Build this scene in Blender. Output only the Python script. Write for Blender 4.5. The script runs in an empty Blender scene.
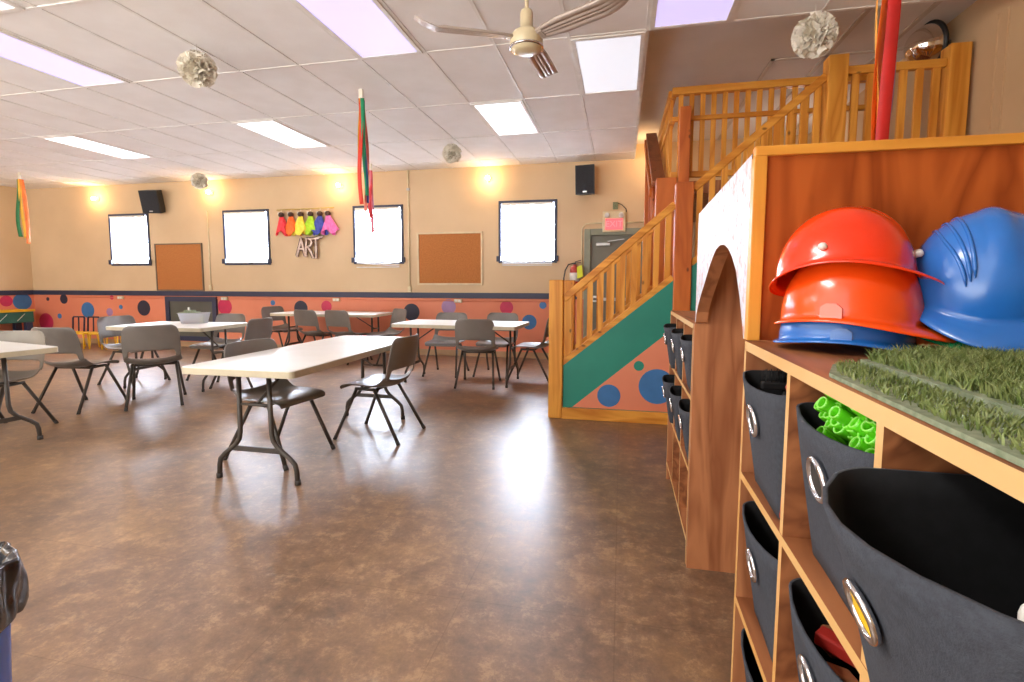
import bpy, bmesh, math, random
from mathutils import Vector, Matrix
R = math.radians
PI = math.pi
rnd = random.Random(7)
S = bpy.context.scene
COL = S.collection

# ------------------------------------------------------------------ colour / materials
def lin(c):
    def f(v):
        v = v / 255.0
        return v / 12.92 if v <= 0.04045 else ((v + 0.055) / 1.055) ** 2.4
    return (f(c[0]), f(c[1]), f(c[2]), 1.0)

def new_mat(name):
    m = bpy.data.materials.new(name); m.use_nodes = True
    nt = m.node_tree
    return m, nt, nt.nodes['Principled BSDF']

def mat(name, c, rough=0.5, c2=None, scale=8.0, stretch=(1, 1, 1), metal=0.0, bump=0.0, bscale=None, detail=4, lo=0.35, hi=0.65, spec=0.5, coat=0.0, trans=0.0):
    m, nt, b = new_mat(name)
    N, L = nt.nodes, nt.links
    b.inputs['Roughness'].default_value = rough
    b.inputs['Metallic'].default_value = metal
    b.inputs['Specular IOR Level'].default_value = spec
    b.inputs['Coat Weight'].default_value = coat
    b.inputs['Coat Roughness'].default_value = 0.15
    b.inputs['Transmission Weight'].default_value = trans
    c2 = c2 or tuple(max(0, v * 0.94) for v in c)
    tc = N.new('ShaderNodeTexCoord'); mp = N.new('ShaderNodeMapping')
    mp.inputs['Scale'].default_value = stretch
    L.new(tc.outputs['Object'], mp.inputs['Vector'])
    n = N.new('ShaderNodeTexNoise'); n.inputs['Scale'].default_value = scale; n.inputs['Detail'].default_value = detail
    L.new(mp.outputs['Vector'], n.inputs['Vector'])
    r = N.new('ShaderNodeValToRGB')
    r.color_ramp.elements[0].position = lo; r.color_ramp.elements[1].position = hi
    r.color_ramp.elements[0].color = lin(c); r.color_ramp.elements[1].color = lin(c2)
    L.new(n.outputs['Fac'], r.inputs['Fac']); L.new(r.outputs['Color'], b.inputs['Base Color'])
    if bump:
        n2 = N.new('ShaderNodeTexNoise'); n2.inputs['Scale'].default_value = bscale or scale * 4; n2.inputs['Detail'].default_value = 3
        L.new(mp.outputs['Vector'], n2.inputs['Vector'])
        bm_ = N.new('ShaderNodeBump'); bm_.inputs['Strength'].default_value = bump; bm_.inputs['Distance'].default_value = 0.01
        L.new(n2.outputs['Fac'], bm_.inputs['Height']); L.new(bm_.outputs['Normal'], b.inputs['Normal'])
    return m

def wood(name, c, c2, axis='Z', rough=0.45, scale=6.0, knots=True, dark=None, spec=0.4, st_=0.10, rep=9.0, ks=8.0):
    """pine / plywood: stretched grain with bands and knots, grain along the axis"""
    m, nt, b = new_mat(name)
    N, L = nt.nodes, nt.links
    b.inputs['Roughness'].default_value = rough
    b.inputs['Specular IOR Level'].default_value = spec
    st = {'X': (st_, 1, 1), 'Y': (1, st_, 1), 'Z': (1, 1, st_)}[axis]
    tc = N.new('ShaderNodeTexCoord'); mp = N.new('ShaderNodeMapping'); mp.inputs['Scale'].default_value = st
    L.new(tc.outputs['Object'], mp.inputs['Vector'])
    n = N.new('ShaderNodeTexNoise'); n.inputs['Scale'].default_value = scale; n.inputs['Detail'].default_value = 3; n.inputs['Distortion'].default_value = 0.6
    L.new(mp.outputs['Vector'], n.inputs['Vector'])
    mul = N.new('ShaderNodeMath'); mul.operation = 'MULTIPLY'; mul.inputs[1].default_value = rep
    L.new(n.outputs['Fac'], mul.inputs[0])
    fr = N.new('ShaderNodeMath'); fr.operation = 'PINGPONG'; fr.inputs[1].default_value = 1.0
    L.new(mul.outputs[0], fr.inputs[0])
    r = N.new('ShaderNodeValToRGB')
    r.color_ramp.elements[0].color = lin(c); r.color_ramp.elements[1].color = lin(c2)
    r.color_ramp.elements[0].position = 0.15
    L.new(fr.outputs[0], r.inputs['Fac'])
    out = r.outputs['Color']
    if knots:
        v = N.new('ShaderNodeTexVoronoi'); v.inputs['Scale'].default_value = ks
        mp2 = N.new('ShaderNodeMapping'); mp2.inputs['Scale'].default_value = {'X': (0.55, 1, 1), 'Y': (1, 0.55, 1), 'Z': (1, 1, 0.55)}[axis]
        L.new(tc.outputs['Object'], mp2.inputs['Vector']); L.new(mp2.outputs['Vector'], v.inputs['Vector'])
        lt = N.new('ShaderNodeMapRange'); lt.inputs['From Min'].default_value = 0.05; lt.inputs['From Max'].default_value = 0.11
        lt.inputs['To Min'].default_value = 0.8; lt.inputs['To Max'].default_value = 0.0
        L.new(v.outputs['Distance'], lt.inputs['Value'])
        mx = N.new('ShaderNodeMixRGB'); mx.inputs[2].default_value = lin(dark or tuple(x * 0.45 for x in c2))
        L.new(lt.outputs['Result'], mx.inputs[0]); L.new(out, mx.inputs[1]); out = mx.outputs[0]
    L.new(out, b.inputs['Base Color'])
    return m

def emit(name, c, s):
    m, nt, b = new_mat(name)
    b.inputs['Base Color'].default_value = lin(c)
    b.inputs['Emission Color'].default_value = lin(c)
    b.inputs['Emission Strength'].default_value = s
    return m

# ------------------------------------------------------------------ mesh builder
class MB:
    def __init__(self):
        self.bm = bmesh.new()
    def _mi(self, faces, mi, smooth=False):
        for f in faces:
            f.material_index = mi; f.smooth = smooth
    def box(self, a, b, mi=0, bev=0.0, M=None):
        """axis aligned box between two corners"""
        a = Vector(a); b = Vector(b)
        bm = bmesh.new()
        bmesh.ops.create_cube(bm, size=1.0)
        c = (a + b) / 2; d = b - a
        for v in bm.verts:
            v.co = Vector((v.co.x * abs(d.x), v.co.y * abs(d.y), v.co.z * abs(d.z))) + c
        if bev:
            bmesh.ops.bevel(bm, geom=list(bm.edges), offset=bev, segments=2, affect='EDGES', profile=0.5)
        self._merge(bm, mi, M)
        return self
    def _merge(self, bm, mi, M=None, smooth=False):
        vm = {}
        for v in bm.verts:
            vm[v] = self.bm.verts.new(M @ v.co if M is not None else v.co)
        for f in bm.faces:
            try:
                nf = self.bm.faces.new([vm[v] for v in f.verts]); nf.material_index = mi; nf.smooth = smooth
            except ValueError:
                pass
        bm.free()
    def beam(self, p0, p1, w, h, mi=0, bev=0.0, up=(0, 0, 1), cut=False):
        """rectangular bar from p0 to p1: w across, h along 'up'"""
        p0 = Vector(p0); p1 = Vector(p1); d = (p1 - p0); l = d.length; d.normalize()
        s = d.cross(Vector(up)).normalized(); u = s.cross(d).normalized()
        M = Matrix(((s.x, d.x, u.x, p0.x), (s.y, d.y, u.y, p0.y), (s.z, d.z, u.z, p0.z), (0, 0, 0, 1)))
        return self.box((-w / 2, 0, -h / 2), (w / 2, l, h / 2), mi, bev, M)
    def tube(self, pts, r, seg=8, mi=0, cap=True, closed=False):
        pts = [Vector(p) for p in pts]
        n = len(pts); rings = []
        prev = None
        for i, p in enumerate(pts):
            if closed:
                t = (pts[(i + 1) % n] - pts[i - 1]).normalized()
            elif i == 0: t = (pts[1] - p).normalized()
            elif i == n - 1: t = (p - pts[i - 1]).normalized()
            else: t = ((pts[i + 1] - p).normalized() + (p - pts[i - 1]).normalized()).normalized()
            if prev is None:
                a = Vector((0, 0, 1)) if abs(t.z) < 0.9 else Vector((1, 0, 0))
                x = t.cross(a).normalized()
            else:
                x = (prev - t * prev.dot(t)).normalized()
            prev = x; y = t.cross(x)
            rr = r[i] if isinstance(r, (list, tuple)) else r
            rings.append([self.bm.verts.new(p + (x * math.cos(2 * PI * k / seg) + y * math.sin(2 * PI * k / seg)) * rr) for k in range(seg)])
        m = n if closed else n - 1
        for i in range(m):
            A, B_ = rings[i], rings[(i + 1) % n]
            for k in range(seg):
                f = self.bm.faces.new((A[k], A[(k + 1) % seg], B_[(k + 1) % seg], B_[k])); f.material_index = mi; f.smooth = True
        if cap and not closed:
            for ring in (rings[0][::-1], rings[-1]):
                f = self.bm.faces.new(ring); f.material_index = mi
        return self
    def lathe(self, prof, seg=24, mi=0, M=None, smooth=True):
        bm = bmesh.new(); rings = []
        for r, z in prof:
            if r < 1e-6: rings.append([bm.verts.new((0, 0, z))])
            else: rings.append([bm.verts.new((r * math.cos(2 * PI * k / seg), r * math.sin(2 * PI * k / seg), z)) for k in range(seg)])
        for A, B_ in zip(rings, rings[1:]):
            for k in range(seg):
                a = A[k % len(A)]; a2 = A[(k + 1) % len(A)]; b = B_[k % len(B_)]; b2 = B_[(k + 1) % len(B_)]
                vs = []
                for v in (a, a2, b2, b):
                    if v not in vs: vs.append(v)
                if len(vs) > 2: bm.faces.new(vs)
        self._merge(bm, mi, M, smooth)
        return self
    def disc(self, c, r, nrm, mi=0, seg=28, th=0.003, ry=None):
        """thin round plate on a wall; nrm is an axis like '-Y'"""
        c = Vector(c); ry = ry or r
        ax = {'X': Vector((1, 0, 0)), 'Y': Vector((0, 1, 0)), 'Z': Vector((0, 0, 1))}[nrm[1]]
        n = ax if nrm[0] == '+' else -ax
        u = Vector((0, 0, 1)) if nrm[1] != 'Z' else Vector((1, 0, 0)); s = n.cross(u)
        f0 = [self.bm.verts.new(c + n * th + s * r * math.cos(2 * PI * k / seg) + u * ry * math.sin(2 * PI * k / seg)) for k in range(seg)]
        f1 = [self.bm.verts.new(v.co - n * th) for v in f0]
        f = self.bm.faces.new(f0); f.material_index = mi
        for k in range(seg):
            f = self.bm.faces.new((f0[k], f1[k], f1[(k + 1) % seg], f0[(k + 1) % seg])); f.material_index = mi
        return self
    def prism(self, poly, axis, a, b, mi=0):
        """poly: 2d points; axis X -> (y,z), Y -> (x,z), Z -> (x,y)"""
        def P(q, t):
            return {'X': (t, q[0], q[1]), 'Y': (q[0], t, q[1]), 'Z': (q[0], q[1], t)}[axis]
        A = [self.bm.verts.new(P(q, a)) for q in poly]; B_ = [self.bm.verts.new(P(q, b)) for q in poly]
        n = len(poly)
        fs = [self.bm.faces.new(A), self.bm.faces.new(B_[::-1])]
        for k in range(n):
            fs.append(self.bm.faces.new((A[k], B_[k], B_[(k + 1) % n], A[(k + 1) % n])))
        self._mi(fs, mi)
        return self
    def grid(self, rows, mi=0, smooth=True, skip=None):
        vs = [[self.bm.verts.new(p) for p in row] for row in rows]
        for i in range(len(vs) - 1):
            for j in range(len(vs[i]) - 1):
                if skip and skip(i, j): continue
                f = self.bm.faces.new((vs[i][j], vs[i][j + 1], vs[i + 1][j + 1], vs[i + 1][j])); f.material_index = mi; f.smooth = smooth
        return self
    def build(self, name, mats, parent=None, loc=None, rot=None, recalc=True):
        loose = [v for v in self.bm.verts if not v.link_faces]
        if loose: bmesh.ops.delete(self.bm, geom=loose, context='VERTS')
        if recalc: bmesh.ops.recalc_face_normals(self.bm, faces=self.bm.faces)
        me = bpy.data.meshes.new(name); self.bm.to_mesh(me); self.bm.free()
        for m in (mats if isinstance(mats, (list, tuple)) else [mats]): me.materials.append(m)
        o = bpy.data.objects.new(name, me); COL.objects.link(o)
        if parent: o.parent = parent
        if loc: o.location = loc
        if rot: o.rotation_euler = rot
        return o

def tag(o, label, cat, group=None, kind=None):
    if label: o['label'] = label
    if cat: o['category'] = cat
    if group: o['group'] = group
    if kind: o['kind'] = kind
    return o
def thing(name, label, cat, loc=(0, 0, 0), rz=0.0, group=None):
    o = bpy.data.objects.new(name, None); COL.objects.link(o)
    o.location = loc; o.rotation_euler = (0, 0, rz); o.empty_display_size = 0.1
    return tag(o, label, cat, group)
def structure(o):
    o['kind'] = 'structure'; return o
KIDS = {}
def copy_tree(o, parent=None):
    c = o.copy(); COL.objects.link(c)
    if parent: c.parent = parent
    for ch in list(o.children): copy_tree(ch, c)
    return c
def solid(o, t, sub=0, off=0.0):
    m = o.modifiers.new('s', 'SOLIDIFY'); m.thickness = t; m.offset = off
    if sub:
        m2 = o.modifiers.new('u', 'SUBSURF'); m2.levels = sub; m2.render_levels = sub
    return o

# ------------------------------------------------------------------ materials
M = {}
M['tan'] = mat('tan_paint', (218, 190, 152), 0.7, (210, 181, 143), 1.2, bump=0.05, bscale=60)
M['tan_loft'] = mat('loft_paint', (212, 180, 140), 0.75, (204, 171, 131), 1.5)
M['salmon'] = mat('salmon_paint', (228, 140, 106), 0.6, (220, 130, 96), 1.5)
M['navy'] = mat('navy_paint', (52, 58, 84), 0.5, (46, 52, 76), 3)
M['base'] = mat('baseboard_vinyl', (196, 160, 122), 0.5, (180, 144, 106), 3)
M['ceil'] = mat('ceiling_tile', (244, 241, 238), 0.85, (238, 234, 230), 3.0, bump=0.15, bscale=120)
M['tbar'] = mat('ceiling_bar', (240, 236, 230), 0.5)
M['loftceil'] = mat('loft_ceiling', (226, 220, 214), 0.8, (218, 212, 206), 2)
M['strip'] = mat('ceiling_strip', (205, 192, 178), 0.6)
M['d_blue'] = mat('dot_blue', (62, 120, 178), 0.5); M['d_red'] = mat('dot_crimson', (205, 42, 86), 0.5)
M['d_navy'] = mat('dot_navy', (44, 46, 66), 0.5); M['d_lil'] = mat('dot_lilac', (168, 132, 176), 0.5)
M['d_teal'] = mat('dot_teal', (52, 140, 122), 0.5)
M['pine'] = wood('pine_varnished', (226, 158, 62), (198, 122, 36), 'Z')
M['pinex'] = wood('pine_varnished_x', (226, 158, 62), (196, 120, 36), 'X')
M['piney'] = wood('pine_varnished_y', (222, 154, 64), (196, 122, 40), 'Y')
M['fir'] = wood('fir_stained', (204, 112, 48), (178, 88, 34), 'Z', scale=4)
M['firy'] = wood('fir_stained_y', (150, 88, 56), (126, 70, 44), 'Y', scale=4)
M['ply'] = wood('plywood_stained', (180, 90, 34), (142, 62, 18), 'Z', rough=0.5, scale=6.5, spec=0.25, st_=0.22, rep=8, ks=4.5)
M['plyb'] = wood('plywood_brown', (184, 122, 80), (146, 88, 54), 'Z', rough=0.5, scale=8, st_=0.14, rep=7, ks=5)
M['plyc'] = wood('plywood_cell', (172, 108, 66), (124, 72, 42), 'Y', rough=0.5, scale=8.0, st_=0.14, rep=7, ks=5)
M['edge'] = mat('plywood_edge', (214, 174, 116), 0.55, (200, 148, 80), 5, stretch=(1, 0.25, 0.25))
M['teal'] = mat('teal_paint', (38, 138, 118), 0.45, (34, 130, 112), 3)
M['plastic_top'] = mat('table_plastic', (222, 220, 214), 0.42, (216, 213, 206), 4)
M['table_edge'] = mat('table_edge', (196, 184, 156), 0.45)
M['steel'] = mat('painted_steel', (78, 72, 66), 0.4, (70, 64, 58), 10, metal=0.3)
M['chair'] = mat('chair_shell', (122, 115, 108), 0.32, (115, 108, 101), 6)
M['chairlt'] = mat('chair_shell_light', (146, 138, 126), 0.4, (138, 130, 118), 6)
M['rubber'] = mat('foot_rubber', (60, 56, 52), 0.7)
M['black'] = mat('black_plastic', (30, 30, 32), 0.45)
M['speaker'] = mat('speaker_cloth', (44, 46, 52), 0.8, (36, 38, 44), 80)
M['white'] = mat('white_plastic', (232, 228, 220), 0.4)
M['cream'] = mat('cream_enamel', (226, 210, 172), 0.3)
M['cork'] = mat('cork', (192, 124, 66), 0.9, (168, 102, 50), 60, detail=6)
M['corkframe'] = mat('pale_frame', (226, 206, 168), 0.5)
M['darkframe'] = mat('bronze_frame', (120, 100, 80), 0.5)
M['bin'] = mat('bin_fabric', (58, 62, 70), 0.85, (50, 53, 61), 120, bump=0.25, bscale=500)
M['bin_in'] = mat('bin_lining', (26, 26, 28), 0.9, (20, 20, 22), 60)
M['hole'] = mat('grommet_hole', (44, 38, 30), 0.9)
M['chrome'] = mat('chrome', (225, 225, 228), 0.12, metal=1.0)
M['alu'] = mat('aluminium', (190, 190, 188), 0.35, metal=0.9)
M['red'] = mat('helmet_red', (242, 58, 10), 0.2, (236, 52, 8), 6, coat=0.5)
M['orange'] = mat('helmet_orange', (246, 84, 18), 0.22, (238, 76, 14), 6, coat=0.5)
M['blue'] = mat('helmet_blue', (38, 112, 196), 0.24, (34, 102, 182), 6, coat=0.4)
M['green'] = mat('helmet_green', (10, 120, 70), 0.25, coat=0.4)
M['tube'] = mat('green_tube', (112, 222, 40), 0.2, (92, 204, 28), 30, spec=0.7)
M['tubehole'] = mat('tube_hole', (150, 232, 92), 0.4)
M['grass'] = mat('turf_blade', (92, 112, 48), 0.45, (140, 150, 92), 45)
M['turfback'] = mat('turf_backing', (140, 148, 122), 0.8, (108, 120, 92), 60)
M['bag'] = mat('bag_plastic', (40, 38, 42), 0.18, (32, 31, 34), 8, spec=0.8, bump=0.5, bscale=14)
M['canblue'] = mat('blue_can', (70, 122, 226), 0.4)
M['door'] = mat('door_paint', (124, 122, 108), 0.5, (116, 114, 100), 3)
M['doorframe'] = mat('door_frame_paint', (148, 152, 132), 0.5)
M['slat'] = mat('blind_slat', (242, 242, 240), 0.5)
M['pom'] = mat('tissue_paper', (244, 238, 224), 0.9, (236, 228, 210), 10)
M['yellow'] = mat('yellow_paint', (240, 186, 34), 0.4)
M['purple'] = mat('plum_tube', (54, 40, 62), 0.4)
M['toygreen'] = mat('game_panel_green', (42, 98, 82), 0.4)
M['blackboard'] = mat('slate_board', (96, 94, 84), 0.7, (88, 86, 76), 3)
M['ext_red'] = mat('extinguisher_red', (176, 60, 50), 0.35)
M['hi_yellow'] = mat('tag_yellow', (232, 240, 40), 0.5)
M['foil'] = mat('foil_balloon', (240, 222, 210), 0.25, (226, 196, 182), 20, metal=0.25)
M['foil_edge'] = mat('foil_seam', (90, 66, 60), 0.5)
M['brass'] = mat('brass_rod', (206, 176, 92), 0.4)
M['fanblade'] = mat('fan_blade', (200, 186, 176), 0.3, (186, 172, 162), 6, metal=0.35)
M['wood_block'] = mat('wood_block', (196, 128, 84), 0.6, (170, 104, 64), 10)
M['red_toy'] = mat('red_toy', (190, 48, 40), 0.5)
M['yellow_toy'] = mat('yellow_toy', (248, 196, 24), 0.45)
M['mirror'] = mat('mirror_dome', (235, 232, 226), 0.05, metal=1.0)
M['brush'] = mat('brush_bristle', (24, 22, 22), 0.7)

def clear_mat():
    m, nt, b = new_mat('clear_plastic')
    b.inputs['Base Color'].default_value = lin((226, 226, 234)); b.inputs['Roughness'].default_value = 0.25
    b.inputs['Alpha'].default_value = 0.42
    return m
M['clear'] = clear_mat()

def floor_mat():
    m, nt, b = new_mat('vinyl_floor'); N, L = nt.nodes, nt.links
    tc = N.new('ShaderNodeTexCoord')
    mp = N.new('ShaderNodeMapping'); mp.inputs['Scale'].default_value = (1, 1, 1); L.new(tc.outputs['Object'], mp.inputs['Vector'])
    n1 = N.new('ShaderNodeTexNoise'); n1.inputs['Scale'].default_value = 1.7; n1.inputs['Detail'].default_value = 6; n1.inputs['Roughness'].default_value = 0.74
    n2 = N.new('ShaderNodeTexNoise'); n2.inputs['Scale'].default_value = 9.0; n2.inputs['Detail'].default_value = 10; n2.inputs['Roughness'].default_value = 0.82; n2.inputs['Distortion'].default_value = 0.1
    for n in (n1, n2): L.new(mp.outputs['Vector'], n.inputs['Vector'])
    r1 = N.new('ShaderNodeValToRGB'); e = r1.color_ramp.elements
    e[0].position = 0.34; e[0].color = lin((92, 74, 60)); e[1].position = 0.68; e[1].color = lin((168, 130, 86))
    k = r1.color_ramp.elements.new(0.5); k.color = lin((128, 98, 72))
    L.new(n1.outputs['Fac'], r1.inputs['Fac'])
    r2 = N.new('ShaderNodeValToRGB'); e = r2.color_ramp.elements
    e[0].position = 0.38; e[0].color = lin((62, 48, 42)); e[1].position = 0.64; e[1].color = lin((196, 160, 118))
    k = r2.color_ramp.elements.new(0.52); k.color = lin((124, 96, 74))
    L.new(n2.outputs['Fac'], r2.inputs['Fac'])
    mx = N.new('ShaderNodeMixRGB'); mx.inputs[0].default_value = 0.44
    L.new(r1.outputs['Color'], mx.inputs[1]); L.new(r2.outputs['Color'], mx.inputs[2])
    # tile seams, 0.61 m
    br = N.new('ShaderNodeTexBrick'); br.offset = 0.0; br.inputs['Scale'].default_value = 1.0
    br.inputs['Brick Width'].default_value = 0.61; br.inputs['Row Height'].default_value = 0.61; br.inputs['Mortar Size'].default_value = 0.0022
    br.inputs['Color1'].default_value = (1, 1, 1, 1); br.inputs['Color2'].default_value = (0.93, 0.93, 0.93, 1); br.inputs['Mortar'].default_value = (0.78, 0.74, 0.7, 1)
    L.new(mp.outputs['Vector'], br.inputs['Vector'])
    m2 = N.new('ShaderNodeMixRGB'); m2.blend_type = 'MULTIPLY'; m2.inputs[0].default_value = 1.0
    L.new(mx.outputs[0], m2.inputs[1]); L.new(br.outputs['Color'], m2.inputs[2])
    L.new(m2.outputs[0], b.inputs['Base Color'])
    rr = N.new('ShaderNodeMapRange'); rr.inputs['To Min'].default_value = 0.28; rr.inputs['To Max'].default_value = 0.46
    L.new(n2.outputs['Fac'], rr.inputs['Value']); L.new(rr.outputs['Result'], b.inputs['Roughness'])
    b.inputs['Specular IOR Level'].default_value = 0.95
    bp = N.new('ShaderNodeBump'); bp.inputs['Strength'].default_value = 0.08; bp.inputs['Distance'].default_value = 0.01
    L.new(n2.outputs['Fac'], bp.inputs['Height']); L.new(bp.outputs['Normal'], b.inputs['Normal'])
    return m
M['floor'] = floor_mat()

def worn_white():
    m, nt, b = new_mat('worn_white_paint'); N, L = nt.nodes, nt.links
    tc = N.new('ShaderNodeTexCoord')
    mp = N.new('ShaderNodeMapping'); mp.inputs['Scale'].default_value = (1, 1, 0.8); L.new(tc.outputs['Object'], mp.inputs['Vector'])
    n = N.new('ShaderNodeTexNoise'); n.inputs['Scale'].default_value = 34; n.inputs['Detail'].default_value = 6; n.inputs['Roughness'].default_value = 0.7
    L.new(mp.outputs['Vector'], n.inputs['Vector'])
    n2 = N.new('ShaderNodeTexNoise'); n2.inputs['Scale'].default_value = 3.2; n2.inputs['Detail'].default_value = 3
    L.new(tc.outputs['Object'], n2.inputs['Vector'])
    sx = N.new('ShaderNodeSeparateXYZ'); L.new(tc.outputs['Object'], sx.inputs[0])
    zr = N.new('ShaderNodeMapRange'); zr.inputs['From Min'].default_value = 1.15; zr.inputs['From Max'].default_value = 1.5
    zr.inputs['To Min'].default_value = 0.24; zr.inputs['To Max'].default_value = -0.04
    L.new(sx.outputs['Z'], zr.inputs['Value'])
    ad = N.new('ShaderNodeMath'); ad.operation = 'ADD'; L.new(n.outputs['Fac'], ad.inputs[0]); L.new(zr.outputs['Result'], ad.inputs[1])
    r = N.new('ShaderNodeValToRGB'); e = r.color_ramp.elements
    e[0].position = 0.74; e[0].color = lin((202, 205, 214)); e[1].position = 0.92; e[1].color = lin((190, 112, 92))
    L.new(ad.outputs[0], r.inputs['Fac']); L.new(r.outputs['Color'], b.inputs['Base Color'])
    b.inputs['Roughness'].default_value = 0.5
    return m
M['wornwhite'] = worn_white()

def light_mat(name, c, s):
    return emit(name, c, s)
M['lamp_w'] = emit('diffuser_white', (240, 244, 255), 1.7)
M['lamp_v'] = emit('diffuser_violet', (206, 198, 250), 0.58)
M['lamp_cool'] = emit('diffuser_cool', (232, 238, 250), 0.48)
M['daylight'] = emit('daylight_pane', (226, 238, 255), 42.0)
M['bulb'] = emit('warm_bulb', (255, 196, 110), 60.0)
def slat_mat():
    m, nt, b = new_mat('blind_slat_translucent'); N, L = nt.nodes, nt.links
    b.inputs['Base Color'].default_value = lin((244, 244, 244)); b.inputs['Roughness'].default_value = 0.5
    t = N.new('ShaderNodeBsdfTranslucent'); t.inputs['Color'].default_value = lin((250, 250, 250))
    mx = N.new('ShaderNodeMixShader'); mx.inputs[0].default_value = 0.55
    L.new(b.outputs[0], mx.inputs[1]); L.new(t.outputs[0], mx.inputs[2])
    L.new(mx.outputs[0], N['Material Output'].inputs['Surface'])
    return m
M['slat'] = slat_mat()

# ------------------------------------------------------------------ room
XL, XR, YB, YF, CE = -12.2, 2.6, 8.22, -2.2, 3.196
LCE = 3.42
OPX, OPY = 0.155, 4.11          # edge of the lower hung ceiling around the stair opening
mb = MB(); mb.box((XL - 0.1, YF, -0.1), (XR + 0.1, YB + 0.2, 0.0))
structure(mb.build('floor', M['floor']))

WINS = [(-10.04, -9.16), (-7.36, -6.45), (-4.65, -3.78), (-1.98, -1.09)]
WZ = (1.64, 2.575)
DOOR = (-0.53, 0.42, 2.06)
# back wall made of cells around the openings
mb = MB()
xs = [XL] + [v for w in WINS for v in w] + [DOOR[0], DOOR[1], XR]
zs = [0.0, 1.0, WZ[0], DOOR[2], WZ[1], LCE + 0.02]
for i in range(len(xs) - 1):
    xm = (xs[i] + xs[i + 1]) / 2
    for j in range(len(zs) - 1):
        zm = (zs[j] + zs[j + 1]) / 2
        if any(a < xm < b for a, b in WINS) and WZ[0] < zm < WZ[1]: continue
        if DOOR[0] < xm < DOOR[1] and zm < DOOR[2]: continue
        mb.box((xs[i], YB, zs[j]), (xs[i + 1], YB + 0.18, zs[j + 1]), 1 if zm < 1.0 else 0)
dots = [(-11.40, .913, .10, 4), (-10.79, .69, .165, 2), (-9.94, .763, .045, 2), (-10.15, .955, .045, 3), (-9.37, .75, .155, 4), (-10.23, .657, .08, 5), (-11.92, .42, .19, 3), (-11.546, .554, .055, 2), (-11.83, .91, .04, 4),
        (-7.46, .80, .155, 3), (-6.40, .885, .05, 2), (-5.81, .79, .14, 4), (-5.28, .83, .105, 3), (-3.61, .75, .15, 4), (-2.92, .85, .13, 5), (-1.89, .85, .115, 3), (-1.27, .895, .06, 2), (-1.50, .61, .125, 2)]
for x, z, r, m_ in dots: mb.disc((x, YB, z), r, '-Y', m_)
structure(mb.build('wall_back', [M['tan'], M['salmon'], M['d_blue'], M['d_red'], M['d_navy'], M['d_lil']]))
mb = MB()
mb.box((XL - 0.15, YF, 0), (XL, YB + 0.18, 1.0), 1); mb.box((XL - 0.15, YF, 1.0), (XL, YB + 0.18, LCE), 0)
mb.disc((XL, 7.72, .88), .11, '+X', 3); 
mb.disc((XL, 8.0, .86), .17, '+X', 2); mb.disc((XL, 7.2, .6), .2, '+X', 4); mb.disc((XL, 6.6, .8), .15, '+X', 5)
structure(mb.build('wall_left', [M['tan'], M['salmon'], M['d_blue'], M['d_red'], M['d_navy'], M['d_lil']]))
mb = MB(); mb.box((XR, YF, 0), (XR + 0.15, YB + 0.18, LCE + 0.02))
mb.box((XR - 0.012, 4.40, 2.15), (XR, 4.43, 3.19)); mb.box((XR - 0.012, 4.30, 2.15), (XR, 4.33, 3.19))
structure(mb.build('wall_right', M['tan_loft']))
mb = MB(); mb.box((-1.2, YF - 0.15, 0), (XR + 0.15, YF, CE))
structure(mb.build('wall_rear', M['tan']))  # unseen partial wall, added to block fill light from behind on the right
# chair rail / baseboards / conduit strip
mb = MB(); mb.box((XL, YB - 0.025, 1.0), (DOOR[0] - 0.12, YB, 1.095), bev=0.006)
structure(mb.build('trim_1', M['navy']))
mb = MB(); mb.box((XL, YF, 1.0), (XL + 0.025, YB - 0.025, 1.095), bev=0.006)
structure(mb.build('trim_2', M['navy']))
mb = MB(); mb.box((XL, YB - 0.014, 0.0), (DOOR[0] - 0.12, YB, 0.10), bev=0.003)
structure(mb.build('baseboard_back', M['base']))
mb = MB(); mb.box((XL, YF, 0.0), (XL + 0.014, YB - 0.014, 0.10), bev=0.003)
structure(mb.build('baseboard_left', M['base']))
# ceiling with grid bars in the same mesh
mb = MB()
mb.box((XL, YF, CE), (OPX, YB, CE + 0.06)); mb.box((OPX, YF, CE), (XR, OPY, CE + 0.06))
mb.box((OPX - 0.03, OPY, CE + 0.06), (OPX, YB, LCE)); mb.box((OPX, OPY - 0.03, CE + 0.06), (XR, OPY, LCE))
x = OPX; k = 0
rows = [OPY + 1.22 * j for j in range(-6, 4)]
while x > XL:
    mb.box((x - 0.013, YF, CE - 0.006), (x + 0.013, YB, CE), 1); x -= 0.60
for xx in (0.755, 1.355, 1.955, 2.555): mb.box((xx - 0.013, YF, CE - 0.006), (xx + 0.013, OPY, CE), 1)
for y in rows:
    if YF < y < YB: mb.box((XL, y - 0.013, CE - 0.0065), (XR if y <= OPY + 0.01 else OPX, y + 0.013, CE - 0.0005), 1)
mb.box((OPX - 0.02, OPY, CE - 0.008), (OPX + 0.006, YB, CE), 1)
structure(mb.build('ceiling', [M['ceil'], M['tbar']]))
mb = MB(); mb.box((OPX - 0.02, OPY - 0.02, LCE), (XR, YB + 0.1, LCE + 0.06))
for xx in (1.85, 2.32): mb.box((xx - 0.02, OPY, LCE - 0.012), (xx + 0.02, YB, LCE), 1)
mb.box((1.36, 5.42, LCE - 0.012), (XR, 5.46, LCE), 1); mb.box((1.36, 5.42, LCE - 0.012), (1.40, YB, LCE), 1)
o = structure(mb.build('ceiling.001', [M['loftceil'], M['strip']])); o.name = 'ceiling_loft'

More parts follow.
